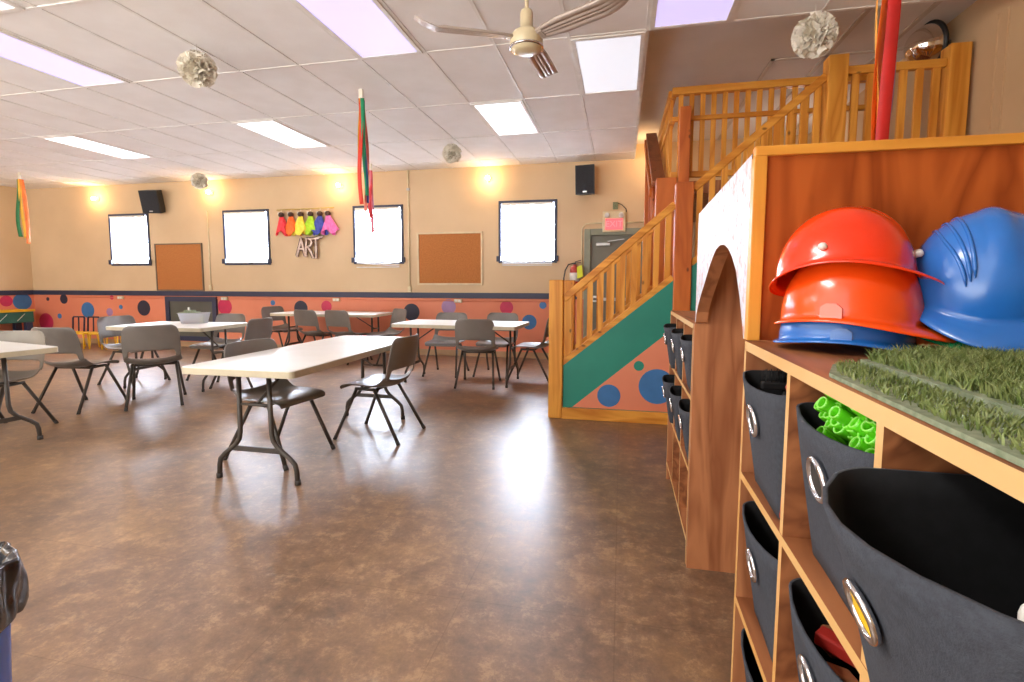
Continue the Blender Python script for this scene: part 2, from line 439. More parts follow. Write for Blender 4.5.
# windows with blinds
BL = ['white slatted blind in the window just below the tilted corner speaker', 'white slatted blind in the window left of the hanging scarves',
      'white slatted blind in the window behind the hanging ribbons, bottom slats bunched', 'white slatted blind in the window right of the large corkboard']
for i, (x0, x1) in enumerate(WINS):
    t = bpy.data.objects.new('window_%d' % (i + 1), None); COL.objects.link(t); t.location = (x0, YB, WZ[0]); structure(t)
    w = x1 - x0; hg = WZ[1] - WZ[0]; f = 0.045
    m = MB()
    for a, b in (((-f, -0.02, -f), (0, 0.15, hg + f)), ((w, -0.02, -f), (w + f, 0.15, hg + f)), ((0, -0.02, hg), (w, 0.15, hg + f)), ((0, -0.02, -f), (w, 0.15, 0)), ((w / 2 - 0.02, 0.09, 0), (w / 2 + 0.02, 0.12, hg))):
        m.box(a, b, bev=0.004)
    for xx in (-f - 0.03, w + 0.005): m.box((xx, -0.05, -0.02), (xx + f + 0.025, -0.02, 0.07), bev=0.004)
    m.build('window_frame', M['navy'], t)
    m = MB(); m.box((0, 0.125, 0), (w, 0.135, hg)); m.build('window_pane', M['daylight'], t)
    drop = (0.0, 0.0, 0.10, 0.08)[i]; sh = (0.03, 0.02, 0.01, 0.0)[i]
    bl = thing('window_blind', BL[i], 'blind', (x0 + 0.02, YB - 0.035, WZ[0]), 0, 'window blinds on the back wall')
    ww = w - 0.05
    m = MB(); m.box((0, -0.022, hg - 0.04), (ww, 0.022, hg), bev=0.004); m.build('headrail', M['white'], bl)
    m = MB()
    n = int((hg - 0.05 + drop) / 0.026)
    for k in range(n):
        z = hg - 0.055 - k * 0.026
        lean = 0.0
        if i == 2 and k > n - 6: lean = (k - n + 6) * 0.006
        m.beam((0, 0, z + lean), (ww, 0, z - lean), 0.024, 0.0012, up=(0, -0.72, 0.70))
    m.build('slats', M['slat'], bl)
    m = MB(); m.box((0, -0.012, -drop - 0.012), (ww, 0.012, -drop + 0.006), bev=0.003); m.build('bottom_rail', M['white'], bl)
    m = MB()
    for xx in (0.15, ww - 0.15): m.tube([(xx, -0.016, hg - 0.04), (xx, -0.016, -drop)], 0.0015, 5)
    m.build('ladder_cord', M['white'], bl)

# far door
t = bpy.data.objects.new('door_1', None); COL.objects.link(t); t.location = (DOOR[0], YB, 0); structure(t)
dw = DOOR[1] - DOOR[0]
m = MB()
for a, b in (((-0.07, -0.03, 0), (0.03, 0.1, DOOR[2] + 0.07)), ((dw - 0.03, -0.03, 0), (dw + 0.07, 0.1, DOOR[2] + 0.07)), ((0.03, -0.03, DOOR[2] - 0.03), (dw - 0.03, 0.1, DOOR[2] + 0.07))): m.box(a, b, bev=0.006)
m.build('door_frame', M['doorframe'], t)
m = MB(); m.box((0.03, 0.03, 0.01), (dw - 0.03, 0.07, DOOR[2] - 0.03), bev=0.003); lf = m.build('door_leaf', M['door'], t)
m = MB(); m.box((0.12, -0.02, 1.86), (0.34, 0.03, 1.91), bev=0.006); m.beam((0.30, -0.01, 1.93), (0.56, -0.02, 1.96), 0.02, 0.01); m.build('door_closer', M['alu'], lf)
m = MB(); m.box((0.08, -0.03, 0.98), (dw - 0.08, 0.0, 1.03), bev=0.006); m.box((0.08, -0.03, 0.96), (0.16, 0.03, 1.06)); m.box((dw - 0.16, -0.03, 0.96), (dw - 0.08, 0.03, 1.06)); m.build('panic_bar', M['alu'], lf)
# rounded cable conduit around the door
m = MB()
pts = [(DOOR[0] - 0.11, YB - 0.012, 0.1), (DOOR[0] - 0.11, YB - 0.012, 2.10)]
for k in range(1, 7):
    a = PI - k * (PI / 2) / 6
    pts.append((DOOR[0] + 0.01 + 0.12 * math.cos(a), YB - 0.012, 2.10 + 0.12 * math.sin(a)))
pts += [(0.54, YB - 0.012, 2.22)]
m.tube(pts, 0.012, 8)
tag(m.build('cable_conduit', M['cream']), 'cream conduit curving over the grey door frame', 'conduit')

# ------------------------------------------------------------------ ceiling lights
def troffer(label, x0, y0, m_, hidden=False):
    t = thing('ceiling_light', label, 'ceiling light', (x0 + 0.3, y0 + 0.61, CE - 0.012), 0, 'recessed ceiling lights')
    a, b = 0.30 - 0.014, 0.61 - 0.014
    f = MB()
    for p, q in (((-a, -b, -0.004), (-a + 0.035, b, 0.012)), ((a - 0.035, -b, -0.004), (a, b, 0.012)), ((-a + 0.035, -b, -0.004), (a - 0.035, -b + 0.035, 0.012)), ((-a + 0.035, b - 0.035, -0.004), (a - 0.035, b, 0.012))): f.box(p, q)
    f.build('light_frame', M['tbar'], t)
    f = MB(); f.box((-a + 0.035, -b + 0.035, 0.002), (a - 0.035, b - 0.035, 0.008)); f.build('diffuser', m_, t)
    return t
def cx(k): return OPX - 0.6 * k
troffer('white lit ceiling panel beside the ceiling opening, right of the fan', cx(1), OPY, M['lamp_cool'])
troffer('white lit ceiling panel behind and below the ceiling fan', cx(3), OPY + 1.22, M['lamp_w'])
troffer('violet tinted ceiling panel at the top edge, left of the ceiling fan', cx(4), OPY - 1.22, M['lamp_v'])
troffer('white lit ceiling panel behind the near paper ball, above the hanging scarves', cx(8), OPY + 1.22, M['lamp_w'])
troffer('white lit ceiling panel above the far-left wall speaker', cx(13), OPY + 1.22, M['lamp_w'])
troffer('violet tinted ceiling panel at the far left top of the room', cx(9), OPY - 1.22, M['lamp_v'])
troffer('violet tinted ceiling panel above the loft stairs at the top right', cx(0), OPY - 1.22, M['lamp_v'])
troffer('white ceiling panel cut off by the top left corner of the photo', -4.72, OPY - 2.44, M['lamp_cool'])

# ------------------------------------------------------------------ ceiling fan
fx, fy = -0.552, 2.9
t = thing('ceiling_fan', 'cream three-bladed ceiling fan hanging on a rod', 'ceiling fan', (fx, fy, 0))
m = MB(); m.lathe([(0, CE), (0.07, CE), (0.07, CE - 0.02), (0.045, CE - 0.06), (0.0, CE - 0.06)], 24); m.build('canopy', M['cream'], t)
m = MB(); m.tube([(0, 0, CE - 0.05), (0, 0, 2.76)], 0.011, 10); m.build('rod', M['cream'], t)
m = MB(); m.lathe([(0, 2.80), (0.03, 2.80), (0.036, 2.785), (0.036, 2.70), (0.05, 2.695), (0.075, 2.68), (0.092, 2.655), (0.094, 2.61), (0.090, 2.605), (0.088, 2.59), (0.06, 2.573), (0.0, 2.57)], 32); mo = m.build('motor', M['cream'], t)
m = MB(); m.lathe([(0.087, 2.604), (0.097, 2.602), (0.097, 2.592), (0.087, 2.590)], 32); m.build('trim_ring', M['chrome'], mo)
for ang, L_ in ((205, 0.62), (-28, 0.62), (84, 0.62)):
    m = MB()
    Mx = Matrix.Translation((0, 0, 2.645)) @ Matrix.Rotation(R(ang), 4, 'Z') @ Matrix.Rotation(R(-14), 4, 'X')
    rows = []
    nr = 14
    for i in range(nr + 1):
        s = 0.085 + (L_ - 0.085) * i / nr
        hw = 0.035 + 0.022 * min(1, i / 4)
        if i >= nr - 1: hw *= 0.93 if i == nr - 1 else 0.72
        prof = [(-1, 0.012), (-0.95, 0), (-0.55, 0), (-0.48, 0.008), (-0.36, 0.008), (-0.30, 0), (-0.06, 0), (0, 0.008), (0.06, 0), (0.30, 0), (0.36, 0.008), (0.48, 0.008), (0.55, 0), (0.95, 0), (1, 0.012)]
        fade = 1 if i < nr - 3 else 0.2
        droop = 0.045 * max(0, (i - nr + 4) / 4.0) ** 2
        rows.append([Mx @ Vector((s, hw * u, v * fade + droop)) for u, v in prof])
    m.grid(rows)
    m.box((0.05, -0.025, -0.006), (0.12, 0.025, 0.006), 0, 0.002, Mx)
    o = m.build('blade', M['fanblade'], t); solid(o, 0.004)

# ------------------------------------------------------------------ folding tables
def table_proto(rz, loc, label):
    t = thing('folding_table', label, 'table', (loc[0], loc[1], 0), rz, 'white plastic folding tables')
    W2, L2, H = 0.395, 0.94, 0.757
    m = MB()
    bm = bmesh.new(); bmesh.ops.create_cube(bm, size=1)
    for v in bm.verts: v.co = Vector((v.co.x * W2 * 2, v.co.y * L2 * 2, v.co.z * 0.045 + H - 0.0225))
    ve = [e for e in bm.edges if abs(e.verts[0].co.z - e.verts[1].co.z) > 0.01]
    bmesh.ops.bevel(bm, geom=ve, offset=0.035, segments=4, affect='EDGES', profile=0.5)
    te = [e for e in bm.edges if abs(e.verts[0].co.z - e.verts[1].co.z) < 1e-5 and e.verts[0].co.z > H - 0.001 and len(e.link_faces) == 2 and abs(e.link_faces[0].normal.z - e.link_faces[1].normal.z) > 0.5]
    bmesh.ops.bevel(bm, geom=te, offset=0.006, segments=2, affect='EDGES', profile=0.5)
    m._merge(bm, 0)
    for f in m.bm.faces:
        f.normal_update()
        if f.normal.z < 0.3: f.material_index = 1
    m.build('table_top', [M['plastic_top'], M['table_edge']], t)
    for sy in (-1, 1):
        y = sy * 0.78
        for sx in (-1, 1):
            g = MB()
            g.tube([(sx * 0.11, y, H - 0.045), (sx * 0.115, y, 0.32), (sx * 0.125, y, 0.27), (sx * 0.16, y, 0.225), (sx * 0.24, y, 0.165), (sx * 0.275, y, 0.13), (sx * 0.285, y, 0.09), (sx * 0.29, y, 0.0)], 0.0155, 10)
            lg = g.build('leg', M['steel'], t)
            g = MB(); g.tube([(sx * 0.29, y, 0), (sx * 0.29, y, 0.03)], 0.019, 10); g.build('foot_cap', M['rubber'], lg)
        g = MB(); g.box((-0.19, y - 0.006, 0.19), (0.19, y + 0.006, 0.225), bev=0.003); g.build('crossbar', M['steel'], t)
        g = MB(); g.box((-0.22, y - 0.02, H - 0.06), (0.22, y + 0.02, H - 0.0445)); g.build('mounting_plate', M['steel'], t)
        g = MB(); g.tube([(0.0, y - sy * 0.02, 0.50), (0.0, y - sy * 0.38, H - 0.05)], 0.009, 8); g.tube([(-0.115, y, 0.5), (0.115, y, 0.5)], 0.009, 8); g.build('brace', M['steel'], t)
    return t
tb = table_proto(0, (-2.265, 3.48), 'long white folding table nearest the camera, alone in mid-floor')
tabs = [(-5.29, 5.10, R(93), 0.68, 'white folding table between the near table and the framed slate board, clear tote on it'),
        (-5.42, 2.93, R(78.5), 1.0, 'white folding table cut off by the left edge of the photo'),
        (-2.00, 6.14, R(88), 0.86, 'white folding table beside the stairs, below the large corkboard'),
        (-4.80, 7.66, R(90), 1.0, 'white folding table pushed against the back wall under the hanging scarves')]
for x_, y_, rz, sc_, lab in tabs:
    c = copy_tree(tb); c.location = (x_, y_, 0); c.rotation_euler = (0, 0, rz); c.scale = (1, sc_, 1); c['label'] = lab

# ------------------------------------------------------------------ chairs
def chair_proto():
    t = thing('stacking_chair', 'x', 'chair', (0, 0, 0), 0, 'grey plastic stacking chairs')
    us = [-1, -0.93, -0.80, -0.62, -0.4, -0.2, 0, 0.2, 0.4, 0.62, 0.80, 0.93, 1]
    seatp = [(0.232, 0.412, .195, 0), (0.235, 0.435, .205, 0), (0.215, 0.450, .212, .002), (0.13, 0.450, .222, .008), (0.02, 0.440, .228, .014), (-0.09, 0.434, .230, .016), (-0.165, 0.446, .230, .020), (-0.205, 0.475, .228, .02), (-0.222, 0.505, .226, .018)]
    def row(y, z, w, dish, back):
        out = []; w *= 1.08
        if back: z = 0.505 + (z - 0.505) * 1.10
        for u in us:
            e = abs(u) ** 2.6
            if back: out.append(Vector((u * w, y + e * 0.04, z)))
            else:
                rise = e * (dish * 1.6)
                out.append(Vector((u * w, y + (e * 0.045 if y < -0.15 else 0), z - dish * (1 - abs(u) ** 2) * 0.6 + rise)))
        return out
    m = MB(); m.grid([row(*p_, False) for p_ in seatp], skip=lambda i, j: i >= 8 and 2 <= j <= 9)
    solid(m.build('seat', M['chair'], t), 0.011, 1)
    backp = [(-0.222, 0.505, .226), (-0.236, 0.545, .226), (-0.243, 0.575, .227), (-0.249, 0.605, .228), (-0.266, 0.68, .227), (-0.281, 0.745, .222), (-0.290, 0.785, .210), (-0.294, 0.803, .188), (-0.296, 0.812, .160)]
    m = MB(); m.grid([row(a, b, c, 0, True) for a, b, c in backp], skip=lambda i, j: i < 2 and 2 <= j <= 9)
    solid(m.build('backrest', M['chair'], t), 0.011, 1)
    for sx in (-1, 1):
        for p0, p1 in (((sx * .19, .10, .418), (sx * .235, .285, 0)), ((sx * .19, -.06, .418), (sx * .235, -.29, 0))):
            g = MB(); g.tube([p0, p1], 0.014, 8); lg = g.build('leg', M['steel'], t)
            d = (Vector(p0) - Vector(p1)).normalized() * 0.035
            g = MB(); g.tube([p1, Vector(p1) + d], 0.0155, 8); g.build('foot_cap', M['rubber'], lg)
    g = MB()
    for sx in (-1, 1): g.tube([(sx * .19, .11, .420), (sx * .19, -.07, .420)], 0.0125, 8)
    g.tube([(-.19, .06, .415), (.19, .06, .415)], 0.011, 8); g.tube([(-.19, -.06, .415), (.19, -.06, .415)], 0.011, 8)
    g.build('seat_frame', M['steel'], t)
    return t
ch = chair_proto()
def face(dx, dy): return math.atan2(dy, dx) - PI / 2
chairs = [
    (-2.45, 3.17, face(1, -.15), 'grey chair tucked into the left side of the nearest table'),
    (-1.965, 3.80, face(-1, .05), 'grey chair on the right side of the nearest table, seen edge-on'),
    (-4.80, 4.30, face(-.68, .73), 'grey chair with its back squarely to us at the near side of the tote table'),
    (-5.38, 3.98, face(-.15, .98), 'grey chair turned away between the cut-off left table and the tote table'),
    (-6.02, 5.10, face(1, -.05), 'grey chair glaring silver in window light at the left end of the tote table'),
    (-5.24, 5.62, face(0, -1), 'grey chair on the far side of the tote table, under the slate board'),
    (-4.52, 5.24, face(-1, -.05), 'grey chair at the right end of the tote table, half turned away'),
    (-5.15, 3.12, face(.2, -.98), 'pale chair tucked behind the table cut off by the left edge'),
    (-5.82, 7.72, face(1, -.2), 'grey chair at the left end of the back wall table'),
    (-4.82, 7.22, face(.2, 1), 'grey chair on the near side of the back wall table, left of two'),
    (-4.27, 7.22, face(.2, 1), 'grey chair on the near side of the back wall table, right of two'),
    (-3.68, 7.36, face(-.6, -.8), 'grey chair at the right end of the back wall table, before a navy dot'),
    (-2.37, 6.55, face(0, -1), 'grey chair behind the table beside the stairs, under the corkboard'),
    (-1.67, 6.66, face(-.1, -1), 'grey chair behind the table beside the stairs, before the crimson dot'),
    (-1.73, 5.95, face(-.1, 1), 'dark-backed grey chair with its back to us at the table beside the stairs'),
    (-1.12, 6.42, face(-1, .1), 'grey chair half hidden by the stair newel post at the table end'),
]
for i, (x_, y_, rz, lab) in enumerate(chairs):
    c = ch if i == 0 else copy_tree(ch)
    c.location = (x_, y_, 0); c.rotation_euler = (0, 0, rz); c['label'] = lab
    if i == 7:
        for k in c.children:
            if k.name.startswith(('seat', 'backrest')) and 'frame' not in k.name:
                k.data = k.data.copy(); k.data.materials[0] = M['chairlt']

# ------------------------------------------------------------------ clear tote on the table
t = thing('storage_tote', 'clear plastic tote with papers inside on a white table', 'storage box', (-5.27, 5.30, 0.757), R(18)); t.scale = (0.85, 0.85, 0.85)
m = MB()
rings = []
for z, a, b in ((0.004, .155, .105), (0.0, .15, .10), (0.14, .178, .125), (0.15, .19, .137)):
    pass
def rrect(a, b, r, n=5):
    out = []
    for cx_, cy_, a0 in ((a - r, b - r, 0), (-a + r, b - r, 90), (-a + r, -b + r, 180), (a - r, -b + r, 270)):
        for k in range(n + 1):
            q = R(a0 + 90 * k / n); out.append((cx_ + r * math.cos(q), cy_ + r * math.sin(q)))
    return out
def ringbox(m, levels, bottom=True, mi=0):
    vs = [[m.bm.verts.new((x_, y_, z)) for x_, y_ in rrect(a, b, r)] for z, a, b, r in levels]
    n = len(vs[0])
    for A, B_ in zip(vs, vs[1:]):
        for k in range(n):
            f = m.bm.faces.new((A[k], A[(k + 1) % n], B_[(k + 1) % n], B_[k])); f.smooth = True; f.material_index = mi
    if bottom:
        f = m.bm.faces.new(vs[0][::-1]); f.material_index = mi
    return vs
ringbox(m, [(0.0, .150, .10, .03), (0.15, .18, .125, .03), (0.152, .195, .14, .035)])
solid(m.build('tote_body', M['clear'], t), 0.003)
m = MB(); m.box((-0.11, -0.07, 0.005), (0.08, 0.06, 0.03), 0); m.box((-0.05, -0.06, 0.03), (0.03, 0.05, 0.06), 1); m.box((0.09, -0.04, 0.005), (0.12, 0.0, 0.09), 2)
m.build('contents', [M['wood_block'], M['pom'], M['hi_yellow']], t)
m = MB(); m.box((-0.15, -0.09, 0.158), (0.05, 0.07, 0.166), 0, 0, Matrix.Rotation(R(8), 4, 'Z')); m.box((-0.10, -0.05, 0.166), (0.0, 0.05, 0.19), 0)
m.box((-0.06, -0.03, 0.19), (-0.045, -0.015, 0.225), 1)
tag(m.build('paper_bundle', [M['turfback'], M['white']], None, (-5.27, 5.30, 0.757 - 0.025), (0, 0, R(18))), 'small pile of grey papers lying on top of the clear tote', 'paper')

# ------------------------------------------------------------------ back wall items
def frame_board(name, label, cat, x0, x1, z0, z1, fm, pm, fw=0.03, dep=0.03):
    t = thing(name, label, cat, ((x0 + x1) / 2, YB, z0))
    w = (x1 - x0) / 2; hh = z1 - z0
    m = MB()
    for a, b in (((-w, -dep, 0), (-w + fw, 0, hh)), ((w - fw, -dep, 0), (w, 0, hh)), ((-w + fw, -dep, 0), (w - fw, 0, fw)), ((-w + fw, -dep, hh - fw), (w - fw, 0, hh))): m.box(a, b, bev=0.003)
    m.build('board_frame', fm, t)
    m = MB(); m.box((-w + fw, -dep * 0.5, fw), (w - fw, 0, hh - fw)); m.build('board_panel', pm, t)
    return t
frame_board('corkboard', 'orange-brown corkboard in a dark frame beside the left window', 'corkboard', -9.0, -7.90, 1.10, 2.02, M['darkframe'], M['cork'], 0.022)
frame_board('corkboard', 'large brown corkboard in a pale frame between the two right windows', 'corkboard', -3.48, -2.30, 1.225, 2.13, M['corkframe'], M['cork'], 0.032)
frame_board('slate_board', 'grey slate board in a wide navy frame low on the salmon wall', 'board', -8.80, -7.62, 0.12, 0.985, M['navy'], M['blackboard'], 0.09, 0.05)

def speaker(label, x_, z0, z1, w, tilt, yaw):
    t = thing('wall_speaker', label, 'speaker', (x_, YB - 0.16, (z0 + z1) / 2), 0, 'black wall speakers')
    t.rotation_euler = (R(tilt), 0, R(yaw))
    hh = (z1 - z0) / 2
    m = MB(); m.prism([(-w / 2, -0.12), (w / 2, -0.12), (w * 0.36, 0.11), (-w * 0.36, 0.11)], 'Z', -hh, hh); m.build('cabinet', M['black'], t)
    m = MB(); m.box((-w / 2 + 0.012, -0.132, -hh + 0.012), (w / 2 - 0.012, -0.118, hh - 0.012), bev=0.005); m.build('grille', M['speaker'], t)
    m = MB(); m.box((-0.03, -0.138, -hh + 0.03), (0.03, -0.131, -hh + 0.05)); m.build('badge', M['alu'], t)
    m = MB(); m.tube([(0, 0.08, 0), (0, 0.16, 0.02)], 0.02, 8); m.build('bracket', M['black'], t)
    return t
speaker('black speaker tilted down above the corner window at far left', -8.80, 2.60, 3.02, 0.34, 14, 14)
speaker('black speaker high on the wall above the grey door', -0.57, 2.65, 3.09, 0.30, 6, -8)

# wall lamps
for i, (x_, z, lab) in enumerate([(-10.33, 2.93, 'warm bare bulb lamp high on the wall left of the corner speaker'), (-7.63, 2.96, 'warm bare bulb lamp beside the far white paper ball'),
                                 (-4.92, 2.98, 'warm bare bulb lamp above the hanging scarves'), (-2.19, 2.99, 'warm bare bulb lamp above the window right of the corkboard')]):
    t = thing('wall_lamp', lab, 'wall lamp', (x_, YB, z), 0, 'warm wall lamps on the back wall')
    m = MB(); m.lathe([(0, 0), (0.05, 0), (0.05, 0.012), (0.025, 0.02), (0.022, 0.05), (0, 0.05)], 20, M=Matrix.Rotation(R(90), 4, 'X')); m.build('lamp_base', M['white'], t)
    m = MB(); m.lathe([(0, 0.045), (0.018, 0.05), (0.034, 0.075), (0.036, 0.095), (0.026, 0.115), (0, 0.125)], 20, M=Matrix.Rotation(R(90), 4, 'X')); m.build('bulb', M['bulb'], t)
# wires and outlets on the wall
for x_, z0, z1, lab, r_ in ((-7.74, 1.12, 2.62, 'white cable running down the wall beside the left corkboard', 0.010), (-3.63, 1.10, CE, 'pale conduit running from ceiling to rail beside the large corkboard', 0.014)):
    t = thing('wall_conduit', lab, 'conduit', (x_, YB, z0))
    m = MB(); m.tube([(0, -0.014, 0.0), (0, -0.014, z1 - z0)], r_, 8); m.build('pipe', M['cream'], t)
    m = MB(); m.box((-0.03, -0.04, -0.0), (0.03, 0, 0.10), bev=0.006); m.build('junction_box', M['cream'], t)
    if z1 > 3:
        m = MB(); m.box((-0.025, -0.03, 1.75), (0.025, 0, 1.79)); m.build('clip', M['alu'], t)
m = MB(); m.tube([(-11.2, YB - 0.010, 0.955), (-0.75, YB - 0.010, 0.955)], 0.008, 6)
tag(m.build('cable_conduit', M['salmon']), 'thin painted conduit running below the navy rail', 'conduit')
for x_, lab in ((-9.90, 'small outlet box under the rail below the corner window'), (-7.44, 'small outlet box under the rail beside the slate board'), (-5.06, 'small outlet box under the rail above the back wall table'), (-2.74, 'small outlet box under the rail below the large corkboard')):
    t = thing('outlet_box', lab, 'outlet', (x_, YB, 0.955), 0, 'outlet boxes below the navy rail')
    m = MB(); m.box((-0.07, -0.045, -0.03), (0.07, 0, 0.03), bev=0.008); m.build('box_body', M['cream'], t)
    m = MB(); m.box((-0.05, -0.049, -0.02), (-0.01, -0.044, 0.02)); m.box((0.01, -0.049, -0.02), (0.05, -0.044, 0.02)); m.build('socket', M['white'], t)

# emergency light over the door
t = thing('emergency_light', 'pale emergency light box with a pink exit panel over the grey door', 'exit sign', (-0.125, YB, 2.07))
m = MB(); m.box((-0.19, -0.06, 0.0), (0.17, 0, 0.33), bev=0.012); m.build('housing', M['cream'], t)
m = MB(); m.box((-0.145, -0.068, 0.035), (0.125, -0.058, 0.21), bev=0.004); sg = m.build('exit_panel', emit('exit_pink', (255, 92, 100), 0.75), t)
fc = bpy.data.curves.new('exit_lettering', 'FONT'); fc.body = 'EXIT'; fc.size = 0.13; fc.extrude = 0.001; fc.align_x = 'CENTER'; fc.align_y = 'CENTER'
lo_ = bpy.data.objects.new('exit_lettering', fc); COL.objects.link(lo_); lo_.parent = sg; lo_.location = (-0.01, -0.069, 0.122); lo_.rotation_euler = (R(90), 0, 0)
bpy.context.view_layer.update()
lme = bpy.data.meshes.new_from_object(lo_.evaluated_get(bpy.context.evaluated_depsgraph_get()))
bpy.data.objects.remove(lo_)
lme.materials.clear(); lme.materials.append(emit('exit_letters', (255, 122, 126), 0.75))
lo_ = bpy.data.objects.new('lettering', lme); COL.objects.link(lo_); lo_.parent = sg; lo_.location = (-0.01, -0.069, 0.122); lo_.rotation_euler = (R(90), 0, 0)
for xx in (-0.12, 0.10):
    m = MB(); m.lathe([(0, 0.0), (0.038, 0.0), (0.042, 0.05), (0.036, 0.055), (0, 0.048)], 18, M=Matrix.Translation((xx, -0.055, 0.27)) @ Matrix.Rotation(R(105), 4, 'X')); m.build('lamp_head', M['white'], t)
m = MB(); m.box((-0.035, -0.03, 0.36), (0.045, 0, 0.47), 0, 0.006); m.tube([(0.045, -0.02, 0.45), (0.10, -0.02, 0.43), (0.17, -0.02, 0.36), (0.175, -0.02, 0.31)], 0.007, 6, 1); m.build('power_box', [M['turfback'], M['black']], t)

# fire extinguisher
t = thing('fire_extinguisher', 'red fire extinguisher with black hose and yellow tag beside the door', 'fire extinguisher', (-0.74, YB - 0.11, 1.17))
m = MB(); m.lathe([(0, 0), (0.07, 0), (0.078, 0.02), (0.078, 0.30), (0.06, 0.35), (0.03, 0.37), (0.03, 0.39), (0, 0.39)], 20); cy = m.build('cylinder', M['ext_red'], t)
m = MB(); m.lathe([(0.0785, 0.12), (0.0795, 0.12), (0.0795, 0.26), (0.0785, 0.26)], 20); m.build('paper_label', M['white'], cy)
m = MB(); m.box((-0.02, -0.02, 0.39), (0.02, 0.02, 0.42)); m.beam((0, 0, 0.43), (0.10, 0, 0.46), 0.02, 0.012); m.beam((0, 0, 0.42), (0.10, 0, 0.42), 0.02, 0.010); m.build('valve', M['black'], t)
m = MB(); m.tube([(-0.02, 0, 0.41), (-0.10, -0.02, 0.39), (-0.15, -0.03, 0.30), (-0.17, -0.03, 0.18), (-0.175, -0.03, 0.10)], [0.011] * 4 + [0.018], 8); m.build('hose', M['black'], t)
m = MB(); m.prism([(0.05, 0.16), (0.14, 0.20), (0.12, 0.38), (0.04, 0.35)], 'Y', -0.088, -0.084); m.build('tag', M['hi_yellow'], t)
m = MB(); m.box((-0.02, 0.06, 0.20), (0.02, 0.108, 0.40)); m.build('wall_hook', M['alu'], t)

# hanging tulle bundles and rod
m = MB(); m.tube([(-6.20, YB - 0.05, 2.585), (-5.04, YB - 0.05, 2.60)], 0.010, 8)
for xx in (-6.1, -5.6, -5.1): m.tube([(xx, YB, 2.59), (xx, YB - 0.05, 2.59)], 0.006, 6)
tag(m.build('hanging_rod', M['brass']), 'thin brass rod on the wall above the ART balloons', 'rod')
tc_ = [((235, 50, 60), 'red', -6.10), ((255, 100, 30), 'orange', -5.90), ((255, 220, 70), 'yellow', -5.70), ((170, 220, 40), 'lime green', -5.50), ((58, 70, 160), 'blue', -5.31), ((235, 110, 180), 'pink', -5.15)]
for i, (c, nm, x_) in enumerate(tc_):
    t = thing('tulle_bundle', nm + ' tulle bundle hanging from the brass rod', 'scarf', (x_, YB - 0.07, 2.58), 0, 'coloured tulle bundles on the rod')
    rr = random.Random(i + 3)
    m = MB(); prof = []
    tw = [rr.uniform(0, 6) for _ in range(4)]
    for j in range(12):
        q = j / 11.0; z = -0.10 - 0.32 * q
        r0 = 0.025 + 0.115 * q ** 0.8
        row = []
        for k in range(29):
            a = 2 * PI * k / 28
            rad = r0 * (1 + 0.25 * math.sin(5 * a + tw[0]) * q + 0.18 * math.sin(9 * a + tw[1]) * q)
            row.append((rad * math.cos(a) + 0.04 * q * math.sin(tw[2]), min(0.06, 0.38 * rad * math.sin(a)), z - 0.05 * q * math.sin(3 * a + tw[3])))
        prof.append(row)
    m.grid(prof)
    solid(m.build('drape', mat('tulle_' + nm.replace(' ', '_'), c, 0.8, tuple(min(255, v * 1.0 + 25) for v in c), 20), t), 0.002)
    m = MB(); m.lathe([(0, -0.13), (0.04, -0.12), (0.052, -0.09), (0.042, -0.055), (0.015, -0.04), (0, -0.04)], 14); m.build('knot', mat('knot_' + nm.replace(' ', '_'), (74, 52, 44), 0.8), t)
    m = MB(); m.tube([(0, 0, -0.045), (0, 0.01, 0.0), (0, 0.02, 0.012), (0, 0.03, 0.0)], 0.004, 6); m.lathe([(0, -0.05), (0.025, -0.03), (0.03, 0.0), (0, 0.008)], 10, M=Matrix.Translation((-0.06, 0.03, -0.04))); m.build('hook', M['white'], t)
# ART balloons: three foil letters
def letter(name, label, strokes, x_):
    t = thing(name, label, 'balloon', (x_, YB - 0.05, 1.75), 0, 'foil letter balloons spelling ART')
    m = MB()
    for s in strokes:
        pts = [(p[0], 0, p[1]) for p in s]
        m.tube(pts, 0.024, 10)
        for p in (pts[0], pts[-1]): m.lathe([(0, -0.028), (0.02, -0.02), (0.028, 0), (0.02, 0.02), (0, 0.028)], 10, M=Matrix.Translation(p))
    m.build('letter_tube', M['foil'], t)
    m = MB()
    for s in strokes:
        for d in (-0.028, 0.028):
            q = []
            for i, p in enumerate(s):
                a = Vector(s[max(0, i - 1)]); b = Vector(s[min(len(s) - 1, i + 1)]); tn = (b - a).normalized()
                q.append((p[0] - tn.y * d, -0.012, p[1] + tn.x * d))
            m.tube(q, 0.006, 5)
    m.build('seam', M['foil_edge'], t)
letter('letter_balloon', 'foil balloon letter A, leftmost letter of ART', [[(0, 0), (0.04, 0.12), (0.10, 0.31)], [(0.10, 0.31), (0.13, 0.15), (0.17, 0.0)], [(0.035, 0.12), (0.14, 0.13)]], -5.81)
letter('letter_balloon', 'foil balloon letter R in the middle of ART', [[(0, 0.02), (0.01, 0.16), (0.02, 0.31)], [(0.02, 0.31), (0.11, 0.30), (0.13, 0.24), (0.10, 0.18), (0.02, 0.16)], [(0.05, 0.16), (0.10, 0.08), (0.15, -0.03)]], -5.63)
letter('letter_balloon', 'foil balloon letter T at the right end of ART', [[(-0.07, 0.30), (0.05, 0.31), (0.17, 0.34)], [(0.05, 0.31), (0.055, 0.14), (0.05, -0.03)]], -5.47)

